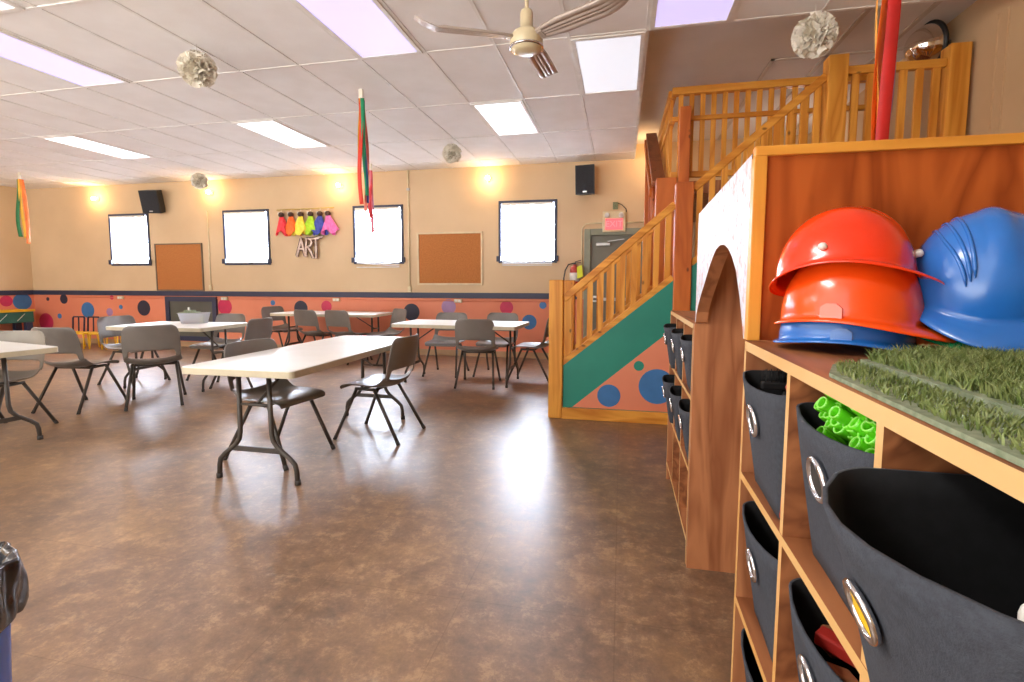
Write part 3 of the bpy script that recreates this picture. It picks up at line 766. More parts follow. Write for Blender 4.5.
# ------------------------------------------------------------------ paper balls and streamers
def pom(label, x_, y_, z, r):
    t = thing('paper_ball', label, 'paper ball', (x_, y_, z), 0, 'white tissue paper balls')
    rr = random.Random(int(abs(x_) * 100))
    m = MB()
    for i in range(340):
        v = Vector((rr.gauss(0, 1), rr.gauss(0, 1), rr.gauss(0, 1))).normalized()
        a = v.cross(Vector((rr.gauss(0, 1), rr.gauss(0, 1), rr.gauss(0, 1)))).normalized(); b = v.cross(a)
        w = r * rr.uniform(0.15, 0.27); tip = r * rr.uniform(0.88, 1.10)
        rows = []
        for s in range(4):
            q = s / 3.0
            c = v * (r * 0.25 + (tip - r * 0.25) * q)
            bend = b * (w * 0.35 * q * q * rr.choice((-1, 1)))
            rows.append([c + bend + a * (w * (0.25 + 0.75 * q) * u) + b * (w * 0.25 * (1 - u * u) * q) for u in (-1, -0.5, 0, 0.5, 1)])
        m.grid(rows, smooth=False)
    m.build('petals', M['pom'], t)
    m = MB()
    m.lathe([(0, -r * .62), (r * .45, -r * .45), (r * .62, 0), (r * .45, r * .45), (0, r * .62)], 14); m.build('core', M['pom'], t)
    m = MB(); m.tube([(0, 0, r * 0.5), (0, 0, CE - z)], 0.002, 5); m.build('string', M['white'], t)
pom('large fluffy white paper ball hanging at upper left from the ceiling', -3.40, 3.58, 3.00, 0.132)
pom('small white paper ball hanging near the back wall above the left cable', -7.2, 7.5, 3.02, 0.13)
pom('small white paper ball hanging above the large corkboard', -2.33, 6.75, 3.05, 0.125)
pom('white paper ball hanging in front of the loft newel post', 1.275, 4.0, 2.99, 0.135)

def streamer(label, x_, y_, z0, ribs, spread):
    t = thing('ribbon_streamer', label, 'streamer', (x_, y_, 0), 0, 'hanging ribbon streamers')
    for i, (c, dx, ln, w, twf) in enumerate(ribs):
        m = MB(); rows = []
        n = 26
        for k in range(n + 1):
            q = k / n
            a = twf * q + i * 0.6
            px = dx * spread * (0.3 + 0.7 * math.sin(q * PI * 0.6)) + 0.012 * math.sin(6 * q + i)
            py = 0.02 * i - 0.03 + 0.015 * math.cos(5 * q + i * 2)
            ux, uy = math.cos(a) * w / 2, math.sin(a) * w / 2
            z = z0 - ln * q
            rows.append([(px - ux, py - uy, z), (px, py + 0.004, z), (px + ux, py + uy, z)])
        m.grid(rows)
        solid(m.build('ribbon', mat('ribbon_%d_%d_%d' % c, c, 0.55, tuple(v * 0.9 for v in c), 5), t), 0.0015)
    m = MB(); m.box((-0.02, -0.012, z0 - 0.01), (0.02, 0.012, CE - 0.006)); m.build('tape', M['pom'], t)
streamer('rainbow ribbon streamer hanging from the ceiling in front of the third window', -2.575, 4.72, 3.10,
         [((226, 60, 34), -0.1, 1.04, .040, .3), ((40, 160, 110), 1.0, 0.95, .040, .4), ((240, 190, 40), -1.2, 0.95, .040, .3), ((50, 70, 160), 0.8, 1.02, .035, -.4), ((214, 40, 40), -0.5, 1.0, .045, -.3), ((240, 130, 110), 0.0, 1.10, .03, .3)], 0.035)
streamer('pink and red ribbon streamer hanging near the third window', -4.02, 7.62, 3.08, [((224, 60, 70), 0, 0.75, .05, .4), ((240, 130, 150), 0.4, 1.0, .05, -.3), ((190, 120, 180), 1.0, 0.8, .03, .5)], 0.03)
streamer('green, gold and orange ribbon streamer hanging in the left corner', -10.39, 6.93, 3.07, [((30, 120, 70), -0.8, 1.0, .07, .3), ((250, 190, 60), 0.2, 1.02, .05, -.3), ((255, 130, 60), 1.2, 1.12, .06, .3)], 0.06)
streamer('wide orange and red ribbon streamer hanging beside the loft railing', 1.16, 2.72, 3.15, [((214, 38, 34), 0.40, 1.5, .052, -.15), ((255, 112, 28), -0.30, 1.46, .060, .2), ((255, 180, 70), -0.65, 1.2, .050, .2), ((176, 156, 190), 1.2, 1.15, .035, .4)], 0.03)

# ------------------------------------------------------------------ left corner furniture
def kid_chair(label, x_, rz):
    t = thing('kids_chair', label, 'chair', (x_, 7.62, 0), rz, 'small yellow framed kids chairs')
    m = MB()
    for sx in (-1, 1):
        pass
    for sx in (-1, 1):
        for sy in (-1, 1):
            g = MB(); g.tube([(sx * .13, sy * .12, .28), (sx * .145, sy * .14, 0)], .014, 8); g.build('leg', M['yellow'], t)
    g = MB(); g.box((-.15, -.14, .275), (.15, .14, .305), bev=.008); g.build('seat', M['yellow'], t)
    g = MB(); g.tube([(-.145, -.14, .30), (-.15, -.16, .56), (-.13, -.165, .585), (.13, -.165, .585), (.15, -.16, .56), (.145, -.14, .30)], .016, 8); g.tube([(0, -.16, .585), (0, -.145, .30)], .012, 8); g.build('back_frame', M['purple'], t)
for x_, lab in ((-10.46, 'small yellow kids chair with plum back, first from the left corner'), (-10.10, 'small yellow kids chair with plum back, second from the left corner'), (-9.70, 'small yellow kids chair with plum back, behind the silver chair'), (-9.30, 'small yellow kids chair with plum back, right end of the row')):
    kid_chair(lab, x_, PI + R(rnd.uniform(-6, 6)))
t = thing('game_table', 'green sided game table with yellow rim in the far left corner', 'game table', (-11.97, 7.30, 0))
m = MB(); m.box((-.20, -.85, .45), (.20, .60, .67), bev=.01); cb = m.build('cabinet', M['toygreen'], t)
m = MB()
for yy in (-.6, -.3, .0, .3): m.beam((.202, yy, .49), (.202, yy + .14, .63), .006, .012, up=(1, 0, 0))
for xx in (-.1, .05): m.beam((xx, -.852, .49), (xx + .10, -.852, .62), .006, .012, up=(0, 1, 0))
m.build('streaks', M['white'], cb)
m = MB()
for a, b in (((-.22, -.87, .67), (-.17, .62, .71)), ((.17, -.87, .67), (.22, .62, .71)), ((-.17, -.87, .67), (.17, -.81, .71)), ((-.17, .56, .67), (.17, .62, .71))): m.box(a, b, bev=.006)
m.build('rim', M['yellow'], t)
for sx in (-1, 1):
    for sy in (-.75, .52):
        g = MB(); g.box((sx * .15 - .04, sy - .06, 0), (sx * .15 + .04, sy + .06, .46), bev=.006); g.build('leg', M['navy'], t)

# ------------------------------------------------------------------ trash can
t = thing('trash_can', 'blue trash can lined with a black bag at the lower left edge', 'trash can', (-1.567, 0.735, 0))
m = MB(); m.lathe([(0, 0.0), (0.150, 0.0), (0.155, 0.01), (0.180, 0.52), (0.187, 0.53), (0.181, 0.535), (0.173, 0.52), (0.148, 0.02), (0, 0.02)], 32); m.build('can_body', M['canblue'], t)
m = MB(); rows = []
rr = random.Random(5)
ph = [rr.uniform(0, 6) for _ in range(6)]
prof = [(0.196, 0.455), (0.200, 0.465), (0.202, 0.48), (0.202, 0.50), (0.202, 0.52), (0.202, 0.54), (0.200, 0.56), (0.200, 0.58), (0.198, 0.60), (0.192, 0.608), (0.174, 0.59), (0.158, 0.53), (0.142, 0.42), (0.132, 0.25), (0.115, 0.08), (0.02, 0.05)]
for j, (r0, z) in enumerate(prof):
    row = []
    for k in range(145):
        a = 2 * PI * k / 144
        am = max(0, 1 - j / 8) if j < 8 else 0.35
        wv = 0.005 * math.sin(9 * a + ph[0] + j * .35) + 0.004 * math.sin(17 * a + ph[1] - j * .4) + 0.0025 * abs(math.sin(14 * a + ph[2] + j * .3))
        zz = z + (0.018 * math.sin(3 * a + ph[3]) + 0.010 * math.sin(7 * a + ph[4])) * (1 if j < 4 else 0.4)
        row.append(((r0 + wv) * math.cos(a), (r0 + wv) * math.sin(a), zz))
    rows.append(row)
m.grid(rows); m.build('bag', M['bag'], t)

# ------------------------------------------------------------------ staircase
YS = 4.60
t = thing('staircase', 'pine staircase with teal and salmon dotted side panel', 'staircase', (-0.6, YS, 0))
off = Vector((-0.6, YS, 0))
class SMB(MB):
    def build(self, name, mats, parent=None, **k):
        for v in self.bm.verts: v.co -= off
        return MB.build(self, name, mats, parent, **k)
W = 0.90
def up_lo(x): return 0.482 + 0.0 + (1.291 - 0.482) / (0.465 + 0.518) * (x + 0.518)     # lower edge of bottom rail
def up_hi(x): return 1.165 + (2.985 - 1.165) / (1.58 + 0.525) * (x + 0.525)            # top of hand rail
# treads and risers
n = 11; rise = 2.08 / n; run = 2.2 / n
for k in range(n):
    m = SMB(); x0 = -0.44 + k * run
    m.box((x0 - 0.02, YS + 0.05, (k + 1) * rise - 0.035), (min(x0 + run, 1.72), YS + W + 0.0, (k + 1) * rise)); m.build('tread', M['pinex'], t)
    m = SMB(); m.box((x0, YS + 0.05, k * rise), (x0 + 0.018, YS + W, (k + 1) * rise - 0.035)); m.build('riser', M['pinex'], t)
for y0 in (YS + 0.03,):
    m = SMB()
    x1 = 1.72
    xb = -0.43; zb = 0.11
    m.prism([(-0.52, 0.0), (x1, 0.0), (x1, up_lo(x1) + 0.02), (-0.52, up_lo(-0.52) + 0.02)], 'Y', y0, y0 + 0.02, 0)
    sl = (0.806 - 0.112) / (0.384 + 0.428)
    m.prism([(xb, zb), (x1, zb), (x1, zb + sl * (x1 - xb))], 'Y', y0 - 0.003, y0 + 0.001, 1)
    for x_, z, r_, mi in ((-0.095, 0.235, 0.105, 2), (0.33, 0.34, 0.16, 2), (0.168, 0.523, 0.045, 0)): m.disc((x_, y0 - 0.003, z), r_, '-Y', mi)
    m.build('side_panel', [M['teal'], M['salmon'], M['d_blue']], t)
m = SMB(); m.box((-0.525, YS - 0.005, 0.0), (1.72, YS + 0.03, 0.105), bev=0.004); m.build('base_board', M['pinex'], t)
def railset(yc, x0, x1, hrail=True, sh=0.0, nb=10, bal=None):
    m = SMB(); m.beam((x0, yc, up_hi(x0) - 0.045 + sh), (x1, yc, up_hi(x1) - 0.045 + sh), 0.045, 0.065, bev=0.008); m.build('handrail', M['pinex'], t)
    m = SMB(); m.beam((x0, yc, up_lo(x0) + 0.045 + sh), (x1, yc, up_lo(x1) + 0.045 + sh), 0.05, 0.06, bev=0.005); m.build('bottom_rail', M['pinex'], t)
    for k in range(nb):
        x_ = x0 + (x1 - x0) * (k + 0.55) / (nb + 0.1)
        m = SMB(); m.prism([(x_ - 0.024, up_lo(x_ - 0.024) + 0.05 + sh), (x_ + 0.024, up_lo(x_ + 0.024) + 0.05 + sh), (x_ + 0.024, up_hi(x_ + 0.024) - 0.06 + sh), (x_ - 0.024, up_hi(x_ - 0.024) - 0.06 + sh)], 'Y', yc - 0.014, yc + 0.014)
        m.build('baluster', M['pine'], t)
def post(x0, x1, y0, y1, z0, z1, mm, name='newel_post'):
    m = SMB(); m.box((x0, y0, z0), (x1, y1, z1), bev=0.008); return m.build(name, mm, t)
post(-0.655, -0.525, YS, YS + 0.13, 0, 1.30, M['pine'])
railset(YS + 0.06, -0.525, 0.445, nb=10)
post(0.445, 0.592, YS, YS + 0.14, 0, 2.14, M['fir'])
railset(YS + 0.06, 0.592, 1.586, nb=10)
post(1.586, 1.73, YS, YS + 0.14, 0, 3.09, M['pine'])
# far side of the flight
YF2 = YS + 0.93
railset(YF2, -0.50, 0.33, nb=8)
post(-0.62, -0.50, YF2 - 0.06, YF2 + 0.06, 0, 1.30, M['pine'])
post(0.33, 0.53, YF2 - 0.08, YF2 + 0.09, 0, 2.35, M['fir'])
m = SMB(); m.prism([(-0.5, 0.0), (1.72, 0.0), (1.72, up_lo(1.72)), (-0.5, up_lo(-0.5))], 'Y', YF2 + 0.01, YF2 + 0.03); m.build('side_panel', M['plyb'], t)

# upper rail climbing towards the back wall from the second post
t2 = thing('stair_rail', 'steep brown plank rail rising towards the back wall behind the stairs', 'railing', (0.43, YF2 + 0.1, 0))
off = Vector((0.43, YF2 + 0.1, 0))
m = SMB(); m.beam((0.365, YF2 + 0.10, 2.32), (0.355, 7.25, 3.28), 0.14, 0.05, bev=0.006); m.build('plank', M['firy'], t2)
m = SMB(); m.beam((0.290, YF2 + 0.20, 2.25), (0.280, 7.25, 3.17), 0.03, 0.10); m.build('side_board', M['fir'], t2)
for yy in (6.0, 6.35, 6.7):
    m = SMB(); zz = 2.32 + (yy - YF2 - .1) / (7.25 - YF2 - .1) * 0.96; m.box((0.32, yy - 0.03, 0.0), (0.38, yy + 0.03, zz - 0.03)); m.build('baluster', M['fir'], t2)
m = SMB(); m.box((0.29, 7.25, 0.0), (0.42, 7.37, 3.30), bev=0.006); m.build('end_post', M['fir'], t2)

# loft: floor, guard railings, posts
t = thing('loft', 'wooden loft deck with pine guard rail beside the right wall', 'loft', (2.1, YS, 0))
off = Vector((2.1, YS, 0))
m = SMB(); m.box((1.74, YS + 0.02, 1.98), (XR - 0.002, YS + W + 0.1, 2.10)); m.box((0.56, YF2 + 0.06, 2.20), (XR - 0.002, YB - 0.002, 2.33)); m.build('deck', M['plyb'], t)
m = SMB(); m.box((1.73, YS + 0.03, 2.94), (2.42, YS + 0.09, 3.005), bev=0.008); m.build('top_rail', M['pinex'], t)
m = SMB(); m.box((1.73, YS + 0.03, 2.14), (2.42, YS + 0.09, 2.20), bev=0.006); m.build('bottom_rail', M['pinex'], t)
for k in range(6):
    x_ = 1.80 + k * 0.112
    m = SMB(); m.box((x_ - 0.026, YS + 0.045, 2.19), (x_ + 0.026, YS + 0.075, 2.95), bev=0.003); m.build('baluster', M['pine'], t)
m = SMB(); m.box((2.42, YS, 0), (2.56, YS + 0.14, 3.10), bev=0.008); m.build('post', M['pine'], t)
t = thing('guard_rail', 'long upper pine guard rail with mid rail behind the stairs', 'railing', (0.5, YF2 + 0.02, 2.33))
off = Vector((0.5, YF2 + 0.02, 2.33))
YG = YF2 + 0.03
for z0, z1, nm, w in ((3.19, 3.26, 'top_rail', 0.09), (2.93, 2.975, 'mid_rail', 0.05), (2.36, 2.42, 'bottom_rail', 0.05)):
    m = SMB(); m.box((0.47, YG - w / 2, z0), (XR - 0.3, YG + w / 2, z1), bev=0.006); m.build(nm, M['pinex'], t)
for k in range(17):
    x_ = 0.56 + k * 0.107
    m = SMB(); m.box((x_ - 0.024, YG + 0.0, 2.40), (x_ + 0.024, YG + 0.028, 3.20), bev=0.003); m.build('baluster', M['pine'], t)
m = SMB(); m.box((0.54, YG - 0.16, 2.10), (0.645, YG - 0.05, 3.03), bev=0.006); m.build('post', M['fir'], t)
# return leg of the railing to the back wall
m = SMB(); m.box((0.44, YG + 0.05, 3.19), (0.52, YB - 0.01, 3.26), bev=0.006); m.build('return_top_rail', M['piney'], t)
m = SMB(); m.box((0.45, YG + 0.05, 2.93), (0.51, YB - 0.01, 2.975), bev=0.004); m.build('return_mid_rail', M['piney'], t)
for k in range(14):
    m = SMB(); y_ = YG + 0.15 + k * 0.17; m.box((0.465, y_ - 0.024, 2.36), (0.495, y_ + 0.024, 3.20)); m.build('baluster', M['pine'], t)

# convex mirror near the loft corner
t = thing('convex_mirror', 'shiny convex dome mirror with black rim above the loft rail', 'mirror', (2.455, 4.95, 3.235))
ax = Vector((-0.97, -0.12, -0.16)).normalized()
Q = ax.to_track_quat('Z', 'Y').to_matrix().to_4x4()
m = MB(); m.lathe([(0.165 * math.cos(a), 0.185 * math.sin(a)) for a in [R(90 * k / 12) for k in range(12)]] + [(0, 0.185)], 36, M=Q); m.build('dome', M['mirror'], t)
m = MB(); m.lathe([(0.160, -0.012), (0.180, -0.012), (0.183, 0.0), (0.180, 0.014), (0.160, 0.014)], 36, M=Q); m.lathe([(0, -0.012), (0.165, -0.012)], 36, M=Q); m.build('rim', M['black'], t)
m = MB(); m.tube([Vector((0, 0, 0)) - ax * 0.01, (0.143, 0.02, 0.02)], 0.02, 8); m.build('bracket', M['alu'], t)

# ------------------------------------------------------------------ cubbies
X0 = 0.31
LV = (0.12, 0.457, 0.795, 1.132)
def cubby(name, label, ya, yb, depth, top, cuts):
    """ya<yb; open face at X0 looking -X"""
    t = thing(name, label, 'shelf', (X0, ya, 0))
    th = 0.018
    lv = [0.12, 0.12 + (top - 0.12) / 3, 0.12 + 2 * (top - 0.12) / 3, top]
    def piece(nm, a, b):
        m = MB()
        a = (a[0] + X0, a[1], a[2]); b = (b[0] + X0, b[1], b[2])
        m.box(a, b, 0)
        for f in m.bm.faces:
            f.normal_update()
            if abs(f.normal.x) > 0.9 and f.calc_center_median().x < X0 + 0.05: f.material_index = 1
        for v in m.bm.verts: v.co -= Vector((X0, ya, 0))
        m.build(nm, [M['plyc'] if nm != 'side_panel' else M['plyb'], M['edge']], t)
    piece('side_panel', (0, ya, 0), (depth, ya + th, top - th)); piece('side_panel', (0, yb - th, 0), (depth, yb, top - th))
    piece('top_panel', (0, ya, top - th * 1.3), (depth, yb, top))
    for z in lv[:-1]: piece('shelf_board', (0, ya + th, z - th), (depth, yb - th, z))
    for y in cuts:
        for i in range(3): piece('divider', (0.001, y - th / 2, lv[i]), (depth - 0.02, y + th / 2, lv[i + 1] - (th if i < 2 else th * 1.3)))
    piece('back_panel', (depth - 0.012, ya + th, lv[0]), (depth, yb - th, top - th * 1.3))
    piece('kick_board', (0.05, ya + th, 0), (0.066, yb - th, lv[0] - th))
    return lv
YA, YBn = 0.335, 1.362
cuts = (0.677, 1.018)
lvn = cubby('cubby_shelf', 'near plywood cubby shelf holding black bins, helmets on top', YA, YBn, 0.42, 1.132, cuts)
YC, YD = 2.29, 3.32
cutf = (2.63, 2.975)
lvf = cubby('cubby_shelf', 'far plywood cubby shelf standing before the stairs, past the arch', YC, YD, 0.40, 1.10, cutf)
# counter top behind the near cubby: second unit back to back
t = thing('counter_cabinet', 'closed plywood cabinet carrying the turf behind the near cubby shelf', 'cabinet', (X0 + 0.42, YA, 0))
m = MB(); m.box((0.004, 0, 0.0), (0.50, YBn - YA, 1.112)); m.build('cabinet_body', M['plyb'], t)
m = MB(); m.box((0.004, 0, 1.112), (0.52, YBn - YA, 1.132), bev=0.003); m.build('cabinet_top', M['ply'], t)

# ------------------------------------------------------------------ play house over the gap (arch)
t = thing('playhouse_arch', 'brown and worn white plywood playhouse with an arched opening between shelves', 'playhouse', (X0, YBn, 1.132))
off = Vector((X0, YBn, 1.132))
PT = 1.605
m = SMB(); m.box((X0 + 0.004, YBn, 1.134), (1.30, YBn + 0.02, PT - 0.018)); m.build('front_panel', M['ply'], t)
m = SMB(); m.box((X0 + 0.004, YBn - 0.012, PT - 0.018), (1.30, YBn + 0.02, PT + 0.006), bev=0.003); m.build('top_trim', M['pinex'], t)
m = SMB(); m.box((X0 + 0.002, YBn - 0.012, 1.134), (X0 + 0.032, YBn + 0.02, PT - 0.018), bev=0.002); m.build('corner_trim', M['pine'], t)
# arched side panel in the X0 plane
arch = [(1.395, 1.134), (1.418, 1.178), (1.455, 1.24), (1.516, 1.315), (1.575, 1.356), (1.64, 1.385), (1.70, 1.398), (1.765, 1.401), (1.83, 1.392), (1.89, 1.368), (1.95, 1.338), (2.0, 1.306), (2.06, 1.27), (2.12, 1.235), (2.18, 1.195), (2.225, 1.155), (2.245, 1.112)]
outer = [(YBn + 0.02, 1.134)] + arch + [(2.262, 1.104), (2.262, 1.567), (YBn + 0.02, 1.60)]
m = SMB(); 
# triangulate by strips between the arch and the top edge
def strip(pts, x0, x1, mi_face, mi_edge, m):
    top = lambda y: 1.60 + (1.567 - 1.60) * (y - YBn) / (2.262 - YBn)
    P = [(YBn + 0.02, 1.134)] + pts + [(2.262, 1.104)]
    for x_, mi in ((x0, mi_face), (x1, 2)):
        for a, b in zip(P, P[1:]):
            if abs(a[0] - b[0]) < 1e-6: continue
            f = m.bm.faces.new([m.bm.verts.new((x_, a[0], a[1])), m.bm.verts.new((x_, b[0], b[1])), m.bm.verts.new((x_, b[0], top(b[0]))), m.bm.verts.new((x_, a[0], top(a[0])))]); f.material_index = mi
    for a, b in zip(P, P[1:]):
        f = m.bm.faces.new([m.bm.verts.new((x0, a[0], a[1])), m.bm.verts.new((x0, b[0], b[1])), m.bm.verts.new((x1, b[0], b[1])), m.bm.verts.new((x1, a[0], a[1]))]); f.material_index = mi_edge
    a, b = (YBn + 0.02, top(YBn)), (2.262, top(2.262))
    f = m.bm.faces.new([m.bm.verts.new((x0, a[0], a[1])), m.bm.verts.new((x0, b[0], b[1])), m.bm.verts.new((x1, b[0], b[1])), m.bm.verts.new((x1, a[0], a[1]))]); f.material_index = 3
    f = m.bm.faces.new([m.bm.verts.new((x0, 2.262, 1.104)), m.bm.verts.new((x1, 2.262, 1.104)), m.bm.verts.new((x1, 2.262, 1.567)), m.bm.verts.new((x0, 2.262, 1.567))]); f.material_index = 2
strip(arch, X0 + 0.003, X0 + 0.05, 0, 1, m)
bmesh.ops.remove_doubles(m.bm, verts=m.bm.verts, dist=1e-5)
m.build('arch_panel', [M['wornwhite'], M['plyb'], M['plyb'], M['white']], t)
m = SMB(); m.box((X0 + 0.052, 2.262, 1.102), (1.30, 2.285, 1.56)); m.build('end_wall', M['plyb'], t)
# side walls of the passage below
m = SMB(); m.box((X0 + 0.001, 2.262, 0.0), (1.30, 2.287, 1.102)); m.build('passage_wall', M['plyb'], t)

# ------------------------------------------------------------------ fabric bins
def bin_mesh(name, parent, w, d, hgt, sag, bulge):
    """local: front at -X, Y across, base z=0, centre of rim front at x=0"""
    m = MB()
    lv = []
    n = 8
    for j in range(n + 1):
        q = j / n
        lv.append((hgt * q, d / 2 * (0.90 + 0.10 * q), w / 2 * (0.84 + 0.16 * q), 0.025))
    vs = [[m.bm.verts.new((x_ + d / 2, y_, z)) for x_, y_ in rrect(a, b, r, 4)] for z, a, b, r in lv]
    k_ = len(vs[0])
    # fill in extra points on the straight sides is not needed: sag through the rim shape
    for A, B_ in zip(vs, vs[1:]):
        for k in range(k_):
            f = m.bm.faces.new((A[k], A[(k + 1) % k_], B_[(k + 1) % k_], B_[k])); f.smooth = True
    m.bm.faces.new(vs[0][::-1])
    bmesh.ops.subdivide_edges(m.bm, edges=[e for e in m.bm.edges if e.calc_length() > 0.1], cuts=5, use_grid_fill=True)
    for v in m.bm.verts:
        q = v.co.z / hgt
        yy = v.co.y / (w / 2)
        if v.co.x < d * 0.25:
            v.co.x -= bulge * (1 - yy * yy) * q * 1.0
            v.co.z -= sag * (1 - yy * yy) * q ** 3
        v.co.x += 0.003 * math.sin(17 * v.co.y + 9 * v.co.z)
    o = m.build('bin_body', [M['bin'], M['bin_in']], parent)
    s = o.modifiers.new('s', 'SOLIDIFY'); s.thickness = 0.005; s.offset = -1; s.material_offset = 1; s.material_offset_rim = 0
    return o
def ring_pts(c, r, n=24, ry=None):
    return [(c[0], c[1] + r * math.cos(2 * PI * k / n), c[2] + (ry or r) * math.sin(2 * PI * k / n)) for k in range(n)]
def storage_bin(label, x_, yc, z, w=0.29, d=0.37, hgt=0.265, sag=0.012, group='black fabric storage bins', rz=0.0, bulge=0.028, gr_=0.031):
    t = thing('storage_bin', label, 'storage bin', (x_, yc, z), rz, group)
    bin_mesh('bin_body', t, w, d, hgt, sag, bulge)
    zc = hgt * 0.66
    def front_x(y_, z_):
        q = z_ / hgt
        return d / 2 * 0.10 * (1 - q) - bulge * max(0, 1 - (2 * y_ / w) ** 2) * q
    ring = [(front_x(y_, z_) - 0.004, y_, z_) for _x, y_, z_ in ring_pts((0, 0, zc), gr_)]
    g = MB(); g.tube(ring, 0.0055 * gr_ / 0.031, 8, closed=True); gr = g.build('grommet', M['chrome'], t)
    g = MB()
    hp = [(front_x(y_, z_) - 0.003, y_, z_) for _x, y_, z_ in ring_pts((0, 0, zc), gr_ - 0.003)]
    cv = g.bm.verts.new((front_x(0, zc) - 0.003, 0, zc)); pv = [g.bm.verts.new(p_) for p_ in hp]
    for k in range(len(pv)): g.bm.faces.new((cv, pv[k], pv[(k + 1) % len(pv)]))
    solid(g.build('hole', M['hole'], gr), 0.0012)  # dark disc painted for the shade inside the bin; no opening is cut
    return t
e = 0.002
storage_bin('black fabric bin at the far end of the near shelf, top row', 0.308, 1.185, lvn[2] + e, w=0.30)
storage_bin('black fabric bin full of green tubes, top row of the near shelf', 0.322, 0.845, lvn[2] + e, w=0.30)
big = storage_bin('largest black fabric bin in the lower right corner, pulled out of its cell', 0.272, 0.508, lvn[2] + e, w=0.306, d=0.40, hgt=0.262, sag=0.006, bulge=0.072, gr_=0.024)
storage_bin('black fabric bin in the middle row at the far end of the near shelf', 0.320, 1.185, lvn[1] + e, w=0.30)
storage_bin('black fabric bin with a red toy, middle row of the near shelf', 0.325, 0.845, lvn[1] + e, w=0.30)
storage_bin('black fabric bin in the bottom row at the far end of the near shelf', 0.330, 1.185, lvn[0] + e, w=0.30)
fl = ['nearest to the arch', 'in the middle', 'nearest to the stairs']
for r_, rn in ((2, 'top'), (1, 'second')):
    for k, yc in enumerate((2.47, 2.80, 3.145)):
        storage_bin('black fabric bin in the %s row of the far shelf, %s' % (rn, fl[k]), 0.305 - 0.012 * k, yc, lvf[r_] + e, w=0.285, hgt=0.245)
# yellow toy poking through the grommet hole of the big bin
def big_front(y_, z_):
    q = z_ / 0.262
    return 0.40 / 2 * 0.10 * (1 - q) - 0.072 * max(0, 1 - (2 * y_ / 0.306) ** 2) * q
blob = [(y_ * 0.8, 0.173 + (z_ - 0.173) * 0.8) for y_, z_ in [(0.016, 0.196), (0.010, 0.199), (0.004, 0.190), (-0.003, 0.188), (-0.001, 0.182), (-0.010, 0.176), (-0.018, 0.168), (-0.022, 0.156), (-0.014, 0.150), (-0.004, 0.153), (0.006, 0.158), (0.014, 0.166), (0.019, 0.170), (0.014, 0.176), (0.012, 0.182)]]
m = MB()
vA = [m.bm.verts.new((big_front(y_, z_) - 0.0052, y_, z_)) for y_, z_ in blob]; vB = [m.bm.verts.new(v.co + Vector((0.004, 0, 0))) for v in vA]
m.bm.faces.new(vA); m.bm.faces.new(vB[::-1])
for k in range(len(vA)): m.bm.faces.new((vA[k], vB[k], vB[(k + 1) % len(vA)], vA[(k + 1) % len(vA)]))
tag(m.build('toy_piece', M['yellow_toy'], None, (0.272, 0.508, lvn[2] + e)), 'yellow toy piece poking through the big bin ring', 'toy')
m = MB(); m.box((-0.07, -0.02, -0.010), (0.07, 0.02, 0.010), bev=0.004)
tag(m.build('wood_plank', M['wood_block'], None, (0.345, 0.402, 1.022), (R(4), R(-5), R(-4))), 'brown wooden piece inside the big bin at the right edge', 'toy')
m = MB(); m.tube([(0.015 * math.cos(a), 0.015 * math.sin(a), 0) for a in [2 * PI * k / 20 for k in range(20)]], 0.004, 8, closed=True)
tag(m.build('white_ring', M['white'], None, (0.318, 0.432, 1.022), (R(60), R(10), 0)), 'small white ring inside the big bin at the right edge', 'toy')
# red things in bins
m = MB(); m.box((-0.10, -0.016, -0.012), (0.10, 0.016, 0.012), bev=0.004)
tag(m.build('toy_bar', M['red_toy'], None, (0.425, 0.862, 0.655), (0, R(3), R(-43))), 'red toy bar lying in the middle row bin', 'toy')
for i, (x_, y_, z, s, lb) in enumerate(((0.395, 0.955, 0.632, 0.030, 'tan wooden block beside the red bar in the middle bin'), (0.365, 0.865, 0.625, 0.028, 'smaller brown wooden block in the middle row bin'))):
    m = MB(); m.box((-s, -s * 0.7, -s * 0.6), (s, s * 0.7, s * 0.6), bev=0.004)
    tag(m.build('toy_block', M['wood_block'], None, (x_, y_, z), (0.2, 0.3, 0.5 + i)), lb, 'toy')
m = MB(); m.lathe([(0, 0), (0.026, 0.0), (0.030, 0.06), (0.024, 0.16), (0.016, 0.215), (0.019, 0.245), (0.026, 0.268), (0.019, 0.288), (0, 0.295)], 18)
tag(m.build('toy_skittle', M['red_toy'], None, (0.350, 1.075, lvn[2] + 0.008)), 'red skittle just showing over the rim of the far top bin', 'toy')
# black brush behind the rim of the far top bin
t = thing('scrub_brush', 'black bristle brush standing in the far top bin', 'brush', (0.372, 1.24, 1.043), R(90)); t.scale = (1, 0.72, 1)
m = MB(); m.tube([(0, 0, -0.008), (0, 0, -0.235)], 0.009, 8); m.build('handle', M['brush'], t)
m = MB(); m.box((-0.01, -0.07, -0.01), (0.01, 0.07, 0.008), bev=0.003); m.build('brush_back', M['brush'], t)
m = MB()
rr = random.Random(2)
for i in range(60):
    y_ = rr.uniform(-0.068, 0.068); x_ = rr.uniform(-0.008, 0.008)
    m.tube([(x_, y_, 0.006), (x_ + rr.uniform(-.004, .004), y_ + rr.uniform(-.006, .006), 0.03 + rr.uniform(0, 0.008))], 0.0011, 4)
m.build('bristles', M['brush'], t)

